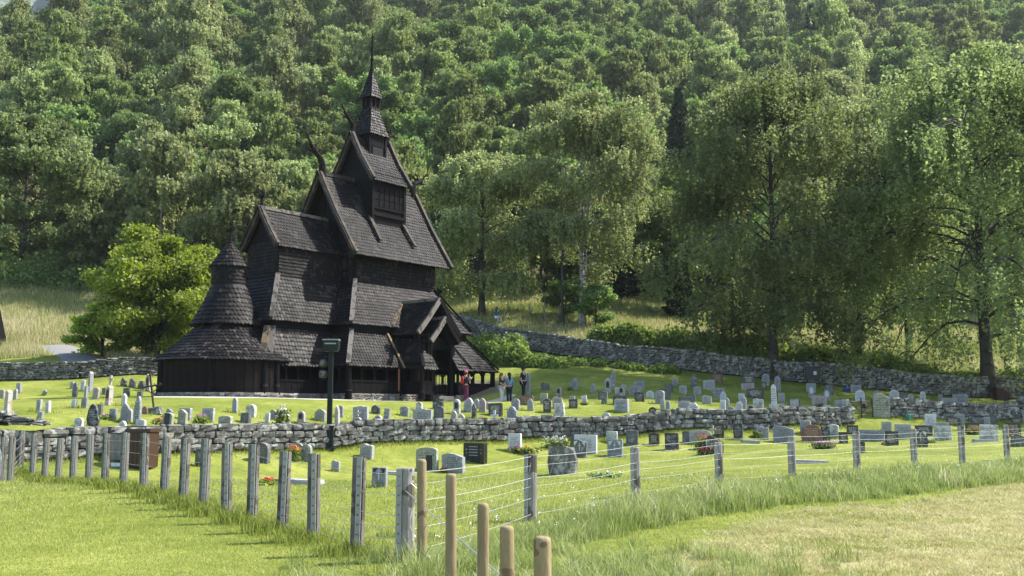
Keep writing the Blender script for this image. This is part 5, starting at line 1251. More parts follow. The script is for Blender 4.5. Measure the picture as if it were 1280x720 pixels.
for a in [(352.5, 533, 20, 27, WHT, 'tall bushy plant with white blooms behind the low wall', 60), (366, 575, 22, 18, ORG, 'orange marigolds beside the paired stones left of the green lamp post', 40), (879, 561, 24, 17, ORG, 'rounded marigold bush with orange flowers', 60),
          (1217, 543, 14, 9, ORG, 'orange and yellow flower bed at the right', 40), (200, 529, 14, 6, RED, 'red flowers by the brown-topped stone left of the church', 30), (395, 536, 12, 6, RED, 'red flowers behind the wall beside the lamp post', 30),
          (881, 568, 17, 8, RED, 'bright red flowers before the black peaked stone', 50), (335, 606, 18, 7, RED, 'red and white flowers in the grass behind the left fence', 40), (252, 528, 16, 9, PNK, 'pink flowers beside the light square headstone', 36),
          (1030, 561, 28, 9, PNK, 'wide patch of pink flowers beyond the right fence', 70), (133, 523, 12, 5, PNK, 'lilac-pink flowers at the left of the yard', 30), (655, 567, 34, 9, RED, 'low bed of red and pink flowers before the wall', 22),
          (757, 598, 34, 8, WHT, 'strip of white and pink pansies in the open lawn', 18), (946, 547, 9, 11, PUR, 'purple flowers beside the pale headstone', 30), (1108, 556, 10, 4, RED, 'small red flowers before the black headstone', 24),
          (556, 574+15, 8, 4, RED, 'small red flowers between the two grey headstones in the lawn', 12), (1160, 540+14, 16, 5, WHT, 'white flowers on the black mottled stone', 16), (731, 505.5, 7, 3, RED, 'red wreath at the foot of the white tilted stone', 20),
          (1017, 547, 10, 8, YEL, 'yellow and white bouquet before the brown stone', 16), (697, 560, 38, 14, WHT, 'cloud of white blossom spilling over the lichened boulder', 90), (713, 487.5, 6, 4, RED, 'tiny red flowers by the oval grey stone', 10), (1024, 508, 8, 3, RED, 'red flowers at the pinkish broad stone', 12)]:
    flowers(a[0], a[1], a[2], a[3], a[4], a[5], a[6], seed=int(a[0]))

# ------------------------------------------------------------------ fences in the foreground
M_POST = m_weather('grey_post_wood', (.16, .145, .125), (.30, .28, .25), (.10, .085, .07)); M_POSTD = m_weather('dark_post_wood', (.085, .078, .07), (.17, .155, .14), (.065, .056, .048))
M_ZINC = simple('galvanised_strip', (.27, .27, .255), .55, .15, 20, .25); M_WIRE = simple('galvanised_wire', (.5, .5, .5), .45, .1, 20, .6); M_ROPE = simple('white_rope', (.36, .35, .33), .8)
M_YEL = m_weather('fresh_post_wood', (.20, .145, .075), (.29, .22, .12), (.15, .10, .055))
def wire(name, pts, r, mat, parent, sag=.02):
    m = MB(); P = []
    for a, b in zip(pts, pts[1:]):
        a = Vector(a); b = Vector(b)
        for k in range(4): q = a.lerp(b, k/4); q.z -= sag*4*(k/4)*(1-k/4); P.append(q)
    P.append(Vector(pts[-1])); m.tube(P, r, 5); return m.build(name, mat, parent)
leftposts = [(2, 590), (12, 592), (22, 589), (33.7, 592), (49, 594.7), (64, 598.4), (80.6, 600.5), (98.7, 604), (118.4, 606.5), (138.4, 612), (161, 616.6), (186, 622), (211.5, 627.5), (235, 632), (260, 637), (288, 643.5), (319.7, 653), (357, 664), (395, 678), (448, 692)]
LP = []
for px_, yb in leftposts: x, y, z = hit(px_, yb); LP.append((x, y))
LPa = np.array(LP); cf = np.polyfit(LPa[:, 0], LPa[:, 1], 2); LP = []
for px_, yb in leftposts:
    ds = np.linspace(9, 40, 3000); xs = (px_-640)/1200*ds; i = np.argmin(np.abs(np.polyval(cf, xs)-ds)) if px_ > 30 else np.argmin(np.abs(ds-(23.6+(30-px_)*.02))); LP.append((xs[i], ds[i], float(gz(xs[i], ds[i]))))
fl_ = empty('wire_fence', LP[0]); tag(fl_, 'close-set fence of grey posts with metal strips running away to the left', 'fence', None)
b0 = Vector(LP[0]); dirL = (Vector(LP[-1])-Vector(LP[5])).normalized(); angL = math.atan2(dirL.y, dirL.x)
HL = 1.06
pm = MB(); pm.box((-.036, -.045, -.2), (.036, .045, HL)); pmd = pm.mesh('post', M_POSTD)
sm = MB(); sm.box((-.05, -.065, .0), (.02, -.0605, HL-.01)); 
STRIP = MB().box((-.030, -.012, 0), (.035, 0, HL+.005)).mesh('metal_strip', M_ZINC)
BOLT = MB().tube([(0, -.012, 0), (0, -.022, 0)], .009, 6).mesh('bolt', M_POSTD)
for i, (x, y, z) in enumerate(LP):
    o = link('post', pmd, fl_, Vector((x, y, z))-b0, (0, rr.uniform(-.02, .02), -.25)); o.scale = (1.0, 1, rr.uniform(.98, 1.02))
    s = link('metal_strip', STRIP, o, (.048, -.043, 0), (0, 0, -.12)); 
    pm2 = MB()
    s2 = link('edge_board', MB().box((.079, -.04, -.1), (.096, .04, HL-.01)).mesh('edge_board', M_POSTD), o)
    for k in range(9):
        if i > 8: 
            bo = link('bolt', BOLT, o, (.048, -.046, .12+k*.105)) if k < 9 else None
WH = [.92, .70, .48, .35, .23, .12]
cor = (-1.14, 10.55); czr = float(gz(*cor))
for h_ in WH: wire('wire', [Vector((x+.08, y-.07, z+h_))-b0 for x, y, z in LP]+[Vector((cor[0]-.08, cor[1], czr+h_))-b0], .003, M_WIRE, fl_, .012)
# corner post and right hand fence
rightposts = [(663, 655), (792, 625), (895, 613), (985, 614), (1065, 597), (1136, 586), (1195, 583), (1250.5, 573), (1305, 570)]
RP = [(cor[0], cor[1])]
for px_, yb in rightposts:
    ds = np.linspace(9, 45, 3000); xs = (px_-640)/1200*ds; i = np.argmin(np.abs(np.interp(xs, [p[0] for p in FENCE_R], [p[1] for p in FENCE_R])-ds)); RP.append((xs[i], ds[i]))
RP = [(x, y, float(gz(x, y))) for x, y in RP]
frt = empty('rope_fence', RP[0]); tag(frt, 'long fence of stout grey posts with white ropes and netting running right', 'fence'); b1 = Vector(RP[0])
ang = math.atan2(RP[4][1]-RP[0][1], RP[4][0]-RP[0][0])
for i, (x, y, z) in enumerate(RP):
    H_ = EYE-z+(0 if i == 0 else 0); tops = [585, 568, 559, 553, 545.5, 539.5, 536, 532, 531, 529]
    H_ = ray(0, tops[i])[2]/ray(0, tops[i])[1]*y+EYE-z
    m = MB(); m.tube([(0, 0, -.2), (0, 0, H_-.015), (0, 0, H_)], [.092, .088, .08] if i else [.1, .098, .092], 12); o = m.build('post', M_POST, frt, smooth=False); o.location = Vector((x, y, z))-b1; o.rotation_euler = (rr.uniform(-.015, .015), rr.uniform(-.015, .015), rr.uniform(0, 3))
    m = MB(); m.box((-.1, -.10, .0), (-.04, -.055, H_-.005)); s = m.build('metal_strip', M_ZINC, frt); s.location = Vector((x, y, z))-b1
    if i < 6:
        for k in range(9): bo = link('bolt', BOLT, s, (-.07, -.088, .1+k*.1))
for h_ in (.93, .62, .33, .10): wire('rope', [Vector((x, y-.09, z+h_*1.0))-b1 for x, y, z in RP], .0042 if h_ > .5 else .0032, M_ROPE, frt, .03)
for h_ in (.8, .5): wire('wire', [Vector((x, y-.1, z+h_))-b1 for x, y, z in RP], .002, M_WIRE, frt, .02)
m = MB()
for a, b in zip(RP, RP[1:]):
    a = Vector(a); b = Vector(b); n = int((b-a).length/.22)
    for k in range(n):
        p = a.lerp(b, k/n); q = a.lerp(b, min(1, (k+2.4)/n)); p.y -= .1; q.y -= .1
        m.tube([p+Vector((0, 0, .05)), q+Vector((0, 0, .85))], .0007, 3, False); m.tube([p+Vector((0, 0, .85)), q+Vector((0, 0, .05))], .0007, 3, False)
o = m.build('netting', M_WIRE, frt); o.location = -b1; o['kind'] = 'stuff'
m = MB(); rw = random.Random(8); 
pp = [(cor[0]+.1+rw.uniform(-.05, .05), cor[1]-.1+rw.uniform(-.04, .04), czr+.98-k*.075) for k in range(12)]; m.tube(pp, .004, 5); o = m.build('coiled_wire', M_WIRE, frt); o.location = -b1
# five round posts leading to the camera
ftip = [(531, 574, 9.55, .048), (566, 592, 8.3, .047), (605, 629, 7.0, .042), (635.5, 657, 6.25, .046), (677, 670, 5.35, .049)]
base_z = []
five_l = ['slim brown round wooden post right beside the grey corner post', 'tall yellowish round wooden post, second from the left', 'knotty round wooden post in the middle of the five', 'short pale round wooden post with rounded top, fourth from the left', 'stout round wooden post nearest the camera']
for i, (px_, yt, d, rad) in enumerate(ftip):
    x = (px_-640)/1200*d; z = float(gz(x, d)); H_ = EYE+ray(px_, yt)[2]/ray(px_, yt)[1]*d-z
    m = MB(); prof = [(rad*1.04, -.3), (rad, .3), (rad*.98, H_-.03), (rad*.9, H_-.01), (rad*.6, H_), (.002, H_+.001)]; m.lathe(prof, 18)
    o = m.build('wooden_post', M_YEL, None, smooth=True); o.location = (x, d, z); o.rotation_euler = (rr.uniform(-.015, .015), rr.uniform(-.012, .02), rr.uniform(0, 6)); tag(o, five_l[i], 'post', 'round wooden posts in the foreground')
m = MB(); m.tube([(cor[0], cor[1]-.1, czr+.75), (-.1, 8.0, float(gz(-.1, 8))+.28), (.35, 6.6, float(gz(.3, 6))+.05)], .006, 5); o = m.build('slack_cable', M_WIRE); tag(o, 'slack twisted wire running down from the corner post past the round posts', 'wire')

# ------------------------------------------------------------------ lamps, bins, gate, boards
GRN = simple('dark_green_metal', (.006, .011, .010), .5, .1, 10, 0, .25, 0); GLS = simple('lamp_glass', (.22, .24, .235), .3, .05); BLK = simple('black_metal', (.012, .012, .013), .45, .1)
x, y = PX(414, 35.6); z = float(gz(x, y)); lamp = empty('floodlight_post', (x, y, z)); tag(lamp, 'dark green square lamp post with floodlight head in front of the church', 'lamp post')
Hh = EYE+ray(0, 441)[2]/ray(0, 441)[1]*y-z; Hb = EYE+ray(0, 533)[2]/ray(0, 533)[1]*y-z
MB().box((-.17, -.17, -.1), (.17, .17, Hb)).box((-.2, -.2, Hb), (.2, .2, Hb+.03)).box((-.24, -.22, -.02), (.24, .22, .05)).build('base', GRN, lamp)
m = MB(); m.box((-.085, -.085, Hb), (.085, .085, Hh)); 
for s in (-.055, .055): m.box((s-.01, -.096, Hb), (s+.01, -.085, Hh))
m.build('pole', GRN, lamp)
hd = link('lamp_head', None, lamp, (0, 0, Hh)); m = MB(); m.prism([(-.25, .05), (.25, .05), (.30, .24), (.28, .44), (-.28, .44), (-.30, .24)], -.18, .2); m.box((-.04, -.05, 0), (.04, .05, .1)); m.build('housing', GRN, hd)
MB().box((-.30, -.22, .455), (.30, .22, .50)).build('cover', GLS, hd); MB().box((-.21, -.2, .31), (.21, -.18, .36)).build('glass', GLS, hd)
for zz, s in ((Hh-.38, 1), (Hh-.78, 1.15)):
    m = MB(); m.tube([(-.1, 0, zz), (-.2, -.02, zz)], .025, 6); m.lathe([(.02, zz-.16), (.13*s, zz-.12), (.15*s, zz), (.11*s, zz+.12), (.02, zz+.14)], 14, (-.26, -.04)); m.build('spotlight', BLK, lamp)
    MB().tube([(-.28, -.18, zz), (-.29, -.2, zz)], .1*s, 12).build('lens', simple('dark_lens', (.05, .055, .06), .2), lamp)
x, y = PX(703, 78.8); z = float(gz(x, y)); lamp = empty('street_lamp', (x, y, z)); tag(lamp, 'slim black lamp post with tilted lantern on the grass behind the wall', 'lamp post')
m = MB(); m.lathe([(.2, -.1), (.2, .5), (.15, .7), (.16, .75), (.09, .85), (.085, 5.0), (.13, 5.1), (.08, 5.2), (.08, 5.5)], 10); m.build('pole', BLK, lamp)
m = MB(); m.beam((.05, -.1, 5.55), (.12, -.15, 6.2), .5, .3, up=(1, 0, 0)); m.build('lantern', BLK, lamp); m = MB(); m.beam((.06, -.32, 5.65), (.12, -.36, 6.1), .36, .06, up=(0, -1, 0)); m.build('glass', simple('pale_lamp_glass', (.75, .77, .74), .3), lamp)
# brown bin and grey wooden box in front of the middle wall
x, y = PX(184, 29.2); z = float(gz(x, y)); b = empty('waste_bin', (x, y, z), -.12); tag(b, 'brown boarded waste bin with a dark flat lid in front of the low wall', 'bin')
BRN = simple('brown_metal', (.045, .022, .012), .5, .15, 4); H_ = EYE+ray(0, 536)[2]/ray(0, 536)[1]*y-z
MB().box((-.36, -.3, 0), (.36, .3, H_-.1)).build('body', BRN, b); MB().box((-.40, -.34, H_-.09), (.40, .34, H_)).build('lid', BRN, b); MB().box((-.28, -.305, H_-.1), (.28, -.28, H_-.05)).build('slot', NICHE, b)
for k in range(6): link('board', MB().box((-.055, -.33, .02), (.055, -.302, H_-.12)).mesh('board', BRN), b, (-.3+k*.12, 0, 0))
x, y = PX(160, 29.5); z = float(gz(x, y)); b = empty('wooden_box', (x, y, z), -.12); tag(b, 'weathered grey upright wooden box left of the brown bin', 'box')
H2 = EYE+ray(0, 543)[2]/ray(0, 543)[1]*y-z; MB().box((-.26, -.2, 0), (.26, .2, H2-.02)).build('body', M_CORE, b)
for k in range(5): link('board', MB().box((-.052, -.23, 0), (.052, -.2, H2)).mesh('board', M_POST), b, (-.22+k*.11, 0, 0))
x, y, z = hit(148, 583); tag(MB().prism([(-.16, 0), (.16, 0), (.2, .1), (-.2, .1)], -.12, .12).build('plastic_tray', simple('pale_blue_plastic', (.45, .55, .62), .4), None, loc=(x, y, z)), 'small pale blue plastic tray in the grass left of the wooden box', 'tray')
# iron gate with two slab gateposts
gx0, gx1 = PX(1056, 47.2), PX(1097, 47.9); z = float(gz(*gx0))
def slabpost(p, w, h, tilt, lab):
    o = link('stone_gatepost', gravestone_mesh('slant', 'ol', w, h, .3, 'gatepost'), None, (p[0], p[1], float(gz(*p))), (0, tilt, -.25)); tag(o, lab, 'gatepost')
slabpost(PX(1057, 47.1), .24, 1.12, 0, 'narrow grey stone gatepost at the end of the left wall'); slabpost(PX(1098, 47.9), .78, 1.22, .02, 'broad leaning grey slab gatepost right of the iron gate')
ga = empty('iron_gate', (gx0[0]+.15, gx0[1], z+.08), math.atan2(gx1[1]-gx0[1], gx1[0]-gx0[0])); tag(ga, 'rusty iron gate with crossed braces in the gap of the low wall', 'gate')
gw = 1.32
m = MB()
for x_ in (0, gw*.5, gw): MB().tube([(x_, 0, 0), (x_, 0, 1.0)], .032, 5).build('upright', IRON, ga)
for z_ in (.25, .82): MB().tube([(0, 0, z_), (gw, 0, z_)], .028, 5).build('rail', IRON, ga)
m = MB()
for s in (0, 1): m.tube([(s*gw/2, 0, .25), ((s+1)*gw/2, 0, .82)], .016, 4); m.tube([(s*gw/2, 0, .82), ((s+1)*gw/2, 0, .25)], .016, 4)
m.build('brace', IRON, ga)
# watering cans
TEAL = simple('teal_plastic', (.03, .22, .17), .4)
for (px_, d, zo, l_) in ((1108, 46.9, .0, 'teal watering can beside the slab gatepost, upper of the two'), (1131, 47.6, .0, 'teal bucket on the grass in front of the right wall')):
    x, y = PX(px_, d); x0, y0, z0 = (x, y, float(gz(x, y))); b = empty('watering_can', (x0, y0+(1.6 if px_ == 1108 else 0), float(gz(x0, y0+(1.6 if px_ == 1108 else 0)))+(.28 if px_ == 1108 else 0))); tag(b, l_, 'watering can' if px_ == 1108 else 'bucket')
    m = MB(); m.lathe([(.1, 0), (.14, .26), (.13, .27), (.1, .1)], 14); m.build('body', TEAL, b); m = MB(); m.tube([(-.13, 0, .22), (-.08, 0, .36), (.08, 0, .36), (.13, 0, .22)], .01, 5); m.build('handle', TEAL, b)
x, y, z = hit(1058.5, 489.5); m = MB(); m.lathe([(.16, 0), (.2, .12), (.17, .26), (.03, .32)], 10, sx=1.2); tag(m.build('blue_sack', simple('blue_plastic', (.02, .05, .22), .5), None, smooth=True, loc=(x, y, z)), 'dark blue plastic sack lying against the back wall', 'sack')
# black notice board and brown box at the back
x, y = PX(1015, 61.6); z = float(gz(x, y)); b = empty('notice_board', (x, y, z), -.15); tag(b, 'black square board box with a small white notice at the back wall', 'notice board'); zb = EYE+ray(0, 475)[2]/ray(0, 475)[1]*y-z; zt = EYE+ray(0, 458)[2]/ray(0, 458)[1]*y-z
MB().box((-.46, -.12, zb), (.46, .12, zt)).build('panel', BLK, b); MB().box((.02, -.13, zb+.32), (.2, -.121, zb+.56)).build('notice', GM['wh'][0], b)
MB().box((.22, -.13, zb+.4), (.28, -.121, zb+.47)).build('red_mark', simple('red_paint', (.5, .04, .03), .6), b)
for s in (-.35, .35): MB().box((s-.04, -.04, 0), (s+.04, .04, zb)).build('leg', BLK, b)
x, y = PX(1248, 60.0); z = float(gz(x, y)); b = empty('wooden_bin', (x, y, z), -.1); tag(b, 'dark brown wooden box right of the big birch trunk', 'box'); MB().box((-.38, -.3, 0), (.38, .3, .72)).build('body', BRN, b); MB().box((-.41, -.33, .72), (.41, .33, .76)).build('lid', BRN, b)
for k in range(6): link('board', MB().box((-.058, -.325, .02), (.058, -.302, .7)).mesh('board', simple('dark_brown_wood', (.04, .018, .012), .7)), b, (-.32+k*.128, 0, 0))
# freestanding bell house at the left edge
x, y = PX(14, 81); z = float(gz(x, y-5)); b = empty('bell_house', (x-3.3, y-3, z-.3)); tag(b, 'dark timber bell house, only its sloping boarded side showing at the left edge', 'belfry')
m = MB(); vs = [(-3.3, -3, 0), (3.3, -3, 0), (3.3, 3, 0), (-3.3, 3, 0), (-1.65, -1.5, 9), (1.65, -1.5, 9), (1.65, 1.5, 9), (-1.65, 1.5, 9)]; m.add(vs, [(0, 3, 2, 1), (4, 5, 6, 7), (0, 1, 5, 4), (1, 2, 6, 5), (2, 3, 7, 6), (3, 0, 4, 7)]); m.build('wall', M_TAR, b)
for k in range(12):
    u0 = -1+k/6; u1 = u0+.155; o = MB(); o.add([(3.3*u0, -3.02, 0), (3.3*u1, -3.02, 0), (1.65*u1, -1.52, 9), (1.65*u0, -1.52, 9), (3.3*u0, -3.07, 0), (3.3*u1, -3.07, 0), (1.65*u1, -1.57, 9), (1.65*u0, -1.57, 9)], [(4, 5, 6, 7), (0, 4, 7, 3), (1, 2, 6, 5), (0, 1, 5, 4)]); o.build('plank', M_TAR, b)
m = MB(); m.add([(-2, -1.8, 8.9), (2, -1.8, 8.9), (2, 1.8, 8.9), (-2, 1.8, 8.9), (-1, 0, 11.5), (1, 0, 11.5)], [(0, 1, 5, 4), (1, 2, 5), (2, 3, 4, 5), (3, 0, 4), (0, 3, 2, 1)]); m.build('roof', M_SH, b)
x, y = PX(-8, 21.5); tag(link('stone_gatepost', gravestone_mesh('rough', 'dg', .6, 1.05, .3, 'gatepost'), None, (x, y, float(gz(x, y))), (0, 0, -.2)), 'dark stone slab at the left edge where the fence begins', 'gatepost')
# small fence stakes on the meadow, field stones
for i, px_ in enumerate((635, 662, 681, 699)):
    x, y = PX(px_, 80.5); m = MB(); m.tube([(0, 0, -.1), (0, 0, 1.15)], .06, 6); tag(m.build('fence_stake', M_POST, None, loc=(x, y, float(gz(x, y)))), ['leftmost', 'second', 'third', 'rightmost'][i]+' weathered fence stake standing on the slope behind the wall', 'stake', 'stakes behind the back wall')
for px_, d, s, l_ in ((197, 68.5, .9, 'pale boulder in the grass under the maple'), (818, 90, 1.3, 'grey boulder on the slope above the hedge'), (680, 79.2, .6, 'small stone left of the far lamp post')):
    x, y = PX(px_, d); o = link('boulder', rockmesh('boulder', int(px_), M_WALLFAR), None, (x, y, float(gz(x, y))+.05*s), (.1, .1, .5)); o.scale = (s*1.3, s*.8, s*.5); tag(o, l_, 'boulder')

# ------------------------------------------------------------------ people
SKIN = simple('skin', (.42, .25, .18), .6, .08)
def skinned(joints, edges, radii, sub=2):
    me = bpy.data.meshes.new('tmp'); me.from_pydata(joints, edges, []); o = bpy.data.objects.new('tmp', me); COL.objects.link(o)
    md = o.modifiers.new('s', 'SKIN'); sv = me.skin_vertices[0].data
    for i, r_ in enumerate(radii): sv[i].radius = (r_, r_) if not hasattr(r_, '__len__') else r_
    sv[0].use_root = True; md.use_smooth_shade = True
    if sub: o.modifiers.new('u', 'SUBSURF').levels = sub; o.modifiers['u'].render_levels = sub
    dg = bpy.context.evaluated_depsgraph_get(); dg.update(); out = bpy.data.meshes.new_from_object(o.evaluated_get(dg)); bpy.data.objects.remove(o); return out
def person(px_, d, face, label, top, trousers, hair, hat=None, pack=False, arms='down', longhair=False, seated=False, H=1.7, skirt=False, shoe=(.3, .3, .3), sleeve=False):
    x, y = PX(px_, d); z = float(gz(x, y)); root = empty('person', (x, y, z), face); tag(root, label, 'person'); k = H/1.7
    J = {'pel': (0, 0, .94), 'wai': (0, .01, 1.1), 'che': (0, .0, 1.3), 'nek': (0, 0, 1.45), 'hd0': (0, -.02, 1.53), 'hd1': (0, -.02, 1.64)}
    st = .05
    for s, n in ((-1, 'l'), (1, 'r')):
        J['hip'+n] = (s*.09, 0, .88); J['kne'+n] = (s*.10, -.02+st*s*.5, .49); J['ank'+n] = (s*.11, .02+st*s, .09); J['toe'+n] = (s*.12, -.13+st*s, .04)
        J['sho'+n] = (s*.17, 0, 1.40)
        if arms == 'up' and s == 1: J['elb'+n] = (s*.30, -.10, 1.38); J['wri'+n] = (s*.16, -.18, 1.58)
        elif arms == 'front': J['elb'+n] = (s*.23, -.04, 1.16); J['wri'+n] = (s*.07, -.24, 1.02)
        elif arms == 'phone': J['elb'+n] = (s*.22, -.08, 1.15); J['wri'+n] = (s*.08, -.28, 1.32)
        else: J['elb'+n] = (s*.23, .03, 1.14); J['wri'+n] = (s*.24, -.05, .92)
    if seated:
        J = {a: (b[0], b[1], b[2]-.42) for a, b in J.items()}
        for s, n in ((-1, 'l'), (1, 'r')): J['kne'+n] = (s*.12, -.42, .48); J['ank'+n] = (s*.12, -.45, .08); J['toe'+n] = (s*.12, -.6, .04)
    names = list(J); ix = {n: i for i, n in enumerate(names)}; pts = [tuple(c*k for c in J[n]) for n in names]
    E_ = [('pel', 'wai'), ('wai', 'che'), ('che', 'nek'), ('nek', 'hd0'), ('hd0', 'hd1')]
    for n in 'lr': E_ += [('pel', 'hip'+n), ('hip'+n, 'kne'+n), ('kne'+n, 'ank'+n), ('ank'+n, 'toe'+n), ('che', 'sho'+n), ('sho'+n, 'elb'+n), ('elb'+n, 'wri'+n)]
    RR = {'pel': (.14, .1), 'wai': (.125, .09), 'che': (.15, .1), 'nek': .055, 'hd0': (.07, .085), 'hd1': (.08, .095)}
    for n in 'lr': RR.update({'hip'+n: .085, 'kne'+n: .055, 'ank'+n: .038, 'toe'+n: .035, 'sho'+n: .055, 'elb'+n: .042, 'wri'+n: .03})
    rad = [tuple(c*k for c in RR[n]) if hasattr(RR[n], '__len__') else RR[n]*k for n in names]
    # hands: palm and five short fingers
    Ei = [(ix[a], ix[b]) for a, b in E_]
    for s, n in ((-1, 'l'), (1, 'r')):
        wv = Vector(pts[ix['wri'+n]]); ev = Vector(pts[ix['elb'+n]]); dv = (wv-ev).normalized(); sv_ = dv.cross(Vector((0, 1, 0))).normalized() if abs(dv.y) < .9 else Vector((1, 0, 0))
        pts.append(tuple(wv+dv*.07)); rad.append((.036, .018)); pi = len(pts)-1; Ei.append((ix['wri'+n], pi))
        for f in range(5):
            off = (f-1.7)*.016; ln = (.055, .075, .08, .072, .055)[f]; b_ = wv+dv*(.05 if f == 0 else .085)+sv_*(off*1.2 if f else -.045)
            pts.append(tuple(b_+dv*.01)); rad.append(.0085); pts.append(tuple(b_+dv*ln*.95+Vector((0, -.015, 0)))); rad.append(.007); Ei += [(pi, len(pts)-2), (len(pts)-2, len(pts)-1)]
    me = skinned(pts, Ei, rad, 1); me.materials.append(SKIN); body = link('body', me, root)
    nose = MB(); nose.tube([(0, -.105*k, (J['hd1'][2]-.045)*k), (0, -.13*k, (J['hd1'][2]-.06)*k)], [.012, .015], 6); nose.build('nose', SKIN, root)
    def cloth(nm, keys, edges, grow, col):
        kk = list(keys); P = [tuple(c*k for c in J[n]) for n in kk]; r_ = [tuple((c+grow)*k for c in RR[n]) if hasattr(RR[n], '__len__') else (RR[n]+grow)*k for n in kk]
        me = skinned(P, [(kk.index(a), kk.index(b)) for a, b in edges], r_, 1); me.materials.append(simple(nm+'_cloth', col, .9, .2, 20)); link(nm, me, root)
    tk = ['pel', 'wai', 'che', 'shol', 'shor', 'elbl', 'elbr']; te = [('pel', 'wai'), ('wai', 'che'), ('che', 'shol'), ('che', 'shor'), ('shol', 'elbl'), ('shor', 'elbr')]
    if sleeve: tk += ['wril', 'wrir']; te += [('elbl', 'wril'), ('elbr', 'wrir')]
    cloth('top', tk, te, .018, top)
    cloth('trousers', ['pel', 'hipl', 'hipr', 'knel', 'kner', 'ankl', 'ankr'], [('pel', 'hipl'), ('pel', 'hipr'), ('hipl', 'knel'), ('hipr', 'kner'), ('knel', 'ankl'), ('kner', 'ankr')], .022, trousers)
    hz_ = J['hd1'][2]*k
    hm = MB(); hm.lathe([(.05*k, hz_-.13*k), (.098*k, hz_-.05*k), (.108*k, hz_+.02*k), (.085*k, hz_+.09*k), (.03*k, hz_+.118*k)], 14, (0, .012)); 
    if longhair: hm.tube([(0, .07, hz_-.02), (0, .09, hz_-.2*k), (0, .08, hz_-.36*k)], [.09*k, .075*k, .03*k], 8)
    ho = hm.build('hair', simple('hair', hair, .6), root, smooth=True); 
    if hat:
        h2 = MB(); h2.lathe([(.112*k, hz_+.0*k), (.118*k, hz_+.05*k), (.09*k, hz_+.12*k), (.02*k, hz_+.145*k)], 14, (0, .0)); h2.prism([(-.07, hz_+.01), (.07, hz_+.01), (.06, hz_+.025), (-.06, hz_+.025)], -.2, -.09) if hat[1] else None; h2.build('hat', simple('hat_cloth', hat[0], .8), root, smooth=True)
    if pack:
        m = MB(); m.lathe([(.1, 1.02*k), (.15, 1.08*k), (.15, 1.38*k), (.09, 1.46*k)], 10, (0, .2), .95, .6); m.build('backpack', simple('red_pack', (.32, .012, .03), .7), root, smooth=True)
    for n in 'lr':
        a = Vector(pts[ix['ank'+n]]); b_ = Vector(pts[ix['toe'+n]]); m = MB(); m.tube([a+Vector((0, .05, -.04)), a+Vector((0, 0, -.035)), b_+Vector((0, 0, .0)), b_+Vector((0, -.04, 0))], [.035*k, .048*k, .042*k, .025*k], 8); m.build('shoe', simple('shoe', shoe, .7), root, smooth=True)
    return root
person(582.5, 51.9, R(115), 'visitor with pink-red hat and red backpack by the church porch', (.02, .02, .03), (.10, .02, .06), (.03, .02, .02), hat=((.45, .05, .12), False), pack=True, arms='phone', H=1.66, sleeve=True)
person(627, 53.6, R(60), 'woman with auburn hair, black top and pale grey trousers right of the church', (.015, .015, .017), (.5, .48, .47), (.16, .06, .03), arms='front', longhair=True, H=1.66, shoe=(.6, .3, .3))
person(636.5, 54.2, R(-155), 'dark-haired woman in blue denim jacket raising her arm right of the church', (.13, .22, .33), (.012, .015, .035), (.012, .01, .01), arms='up', longhair=True, H=1.68, shoe=(.6, .3, .3), sleeve=True)
person(654, 56.5, R(60), 'man in navy T-shirt and red-brimmed cap among the graves', (.008, .012, .05), (.006, .008, .03), (.03, .02, .015), hat=((.01, .01, .03), True), H=1.8, shoe=(.05, .05, .05))
pp_ = person(621, 76.2, R(150), 'dark-haired person in teal top sitting on the back wall', (.02, .12, .14), (.6, .6, .62), (.012, .01, .01), arms='front', longhair=True, seated=True, H=1.66); pp_.location.z += .95

# ------------------------------------------------------------------ grass
def blades(name, X, Y, h, w, tint, mat, lean=.35, segs=2, seed=1, label='grass', zoff=0):
    r = np.random.default_rng(seed); n = len(X); z = gz(X, Y)+zoff-.01; a = r.uniform(0, 6.28, n); dx, dy = np.cos(a), np.sin(a); la = r.uniform(0, 6.28, n); L = lean*h*r.uniform(.2, 1.3, n); lx, ly = np.cos(la)*L, np.sin(la)*L
    B = np.stack([X, Y, z], 1); wx = np.stack([dx*w/2, dy*w/2, 0*dx], 1)
    if segs == 1:
        V = np.stack([B-wx, B+wx, B+np.stack([lx, ly, h], 1)], 1).reshape(-1, 3); F = [np.arange(3*n).reshape(n, 3)]; T = np.repeat(tint, 3)
    else:
        Mx = B+np.stack([lx*.3, ly*.3, h*.6], 1); V = np.stack([B-wx, B+wx, Mx+wx*.7, Mx-wx*.7, B+np.stack([lx, ly, h*.98], 1)], 1).reshape(-1, 3)
        q = np.arange(n)[:, None]*5; F = [q+np.array([[0, 1, 2, 3]]), q+np.array([[3, 2, 4]])]; T = np.repeat(tint, 5)
    o = link(name, npmesh(name, V, F, mat, attr=dict(tint=T))); tag(o, label, 'grass', kind='stuff'); return o
MG = m_grass('grass_blades', [(.17, .21, .03), (.28, .325, .06), (.38, .41, .13), (.56, .52, .30)])
MGT = m_grass('tall_grass_blades', [(.14, .19, .04), (.26, .32, .085), (.40, .43, .19), (.62, .57, .38)])
MGM = m_grass('meadow_blades', [(.10, .15, .03), (.22, .26, .07), (.42, .38, .18), (.60, .52, .34)])
MGD = m_grass('dry_grass_blades', [(.26, .27, .08), (.40, .37, .15), (.52, .46, .24), (.62, .56, .36)], .3)
r = np.random.default_rng(77)
def inzone(n, d0, d1, cond, pw=1.0):
    y = d0+(d1-d0)*r.random(n)**pw; x = r.uniform(-.60, .60, n)*y; k = cond(x, y); return x[k], y[k]
frY = lambda x: np.interp(x, [p[0] for p in FENCE_R], [p[1] for p in FENCE_R])
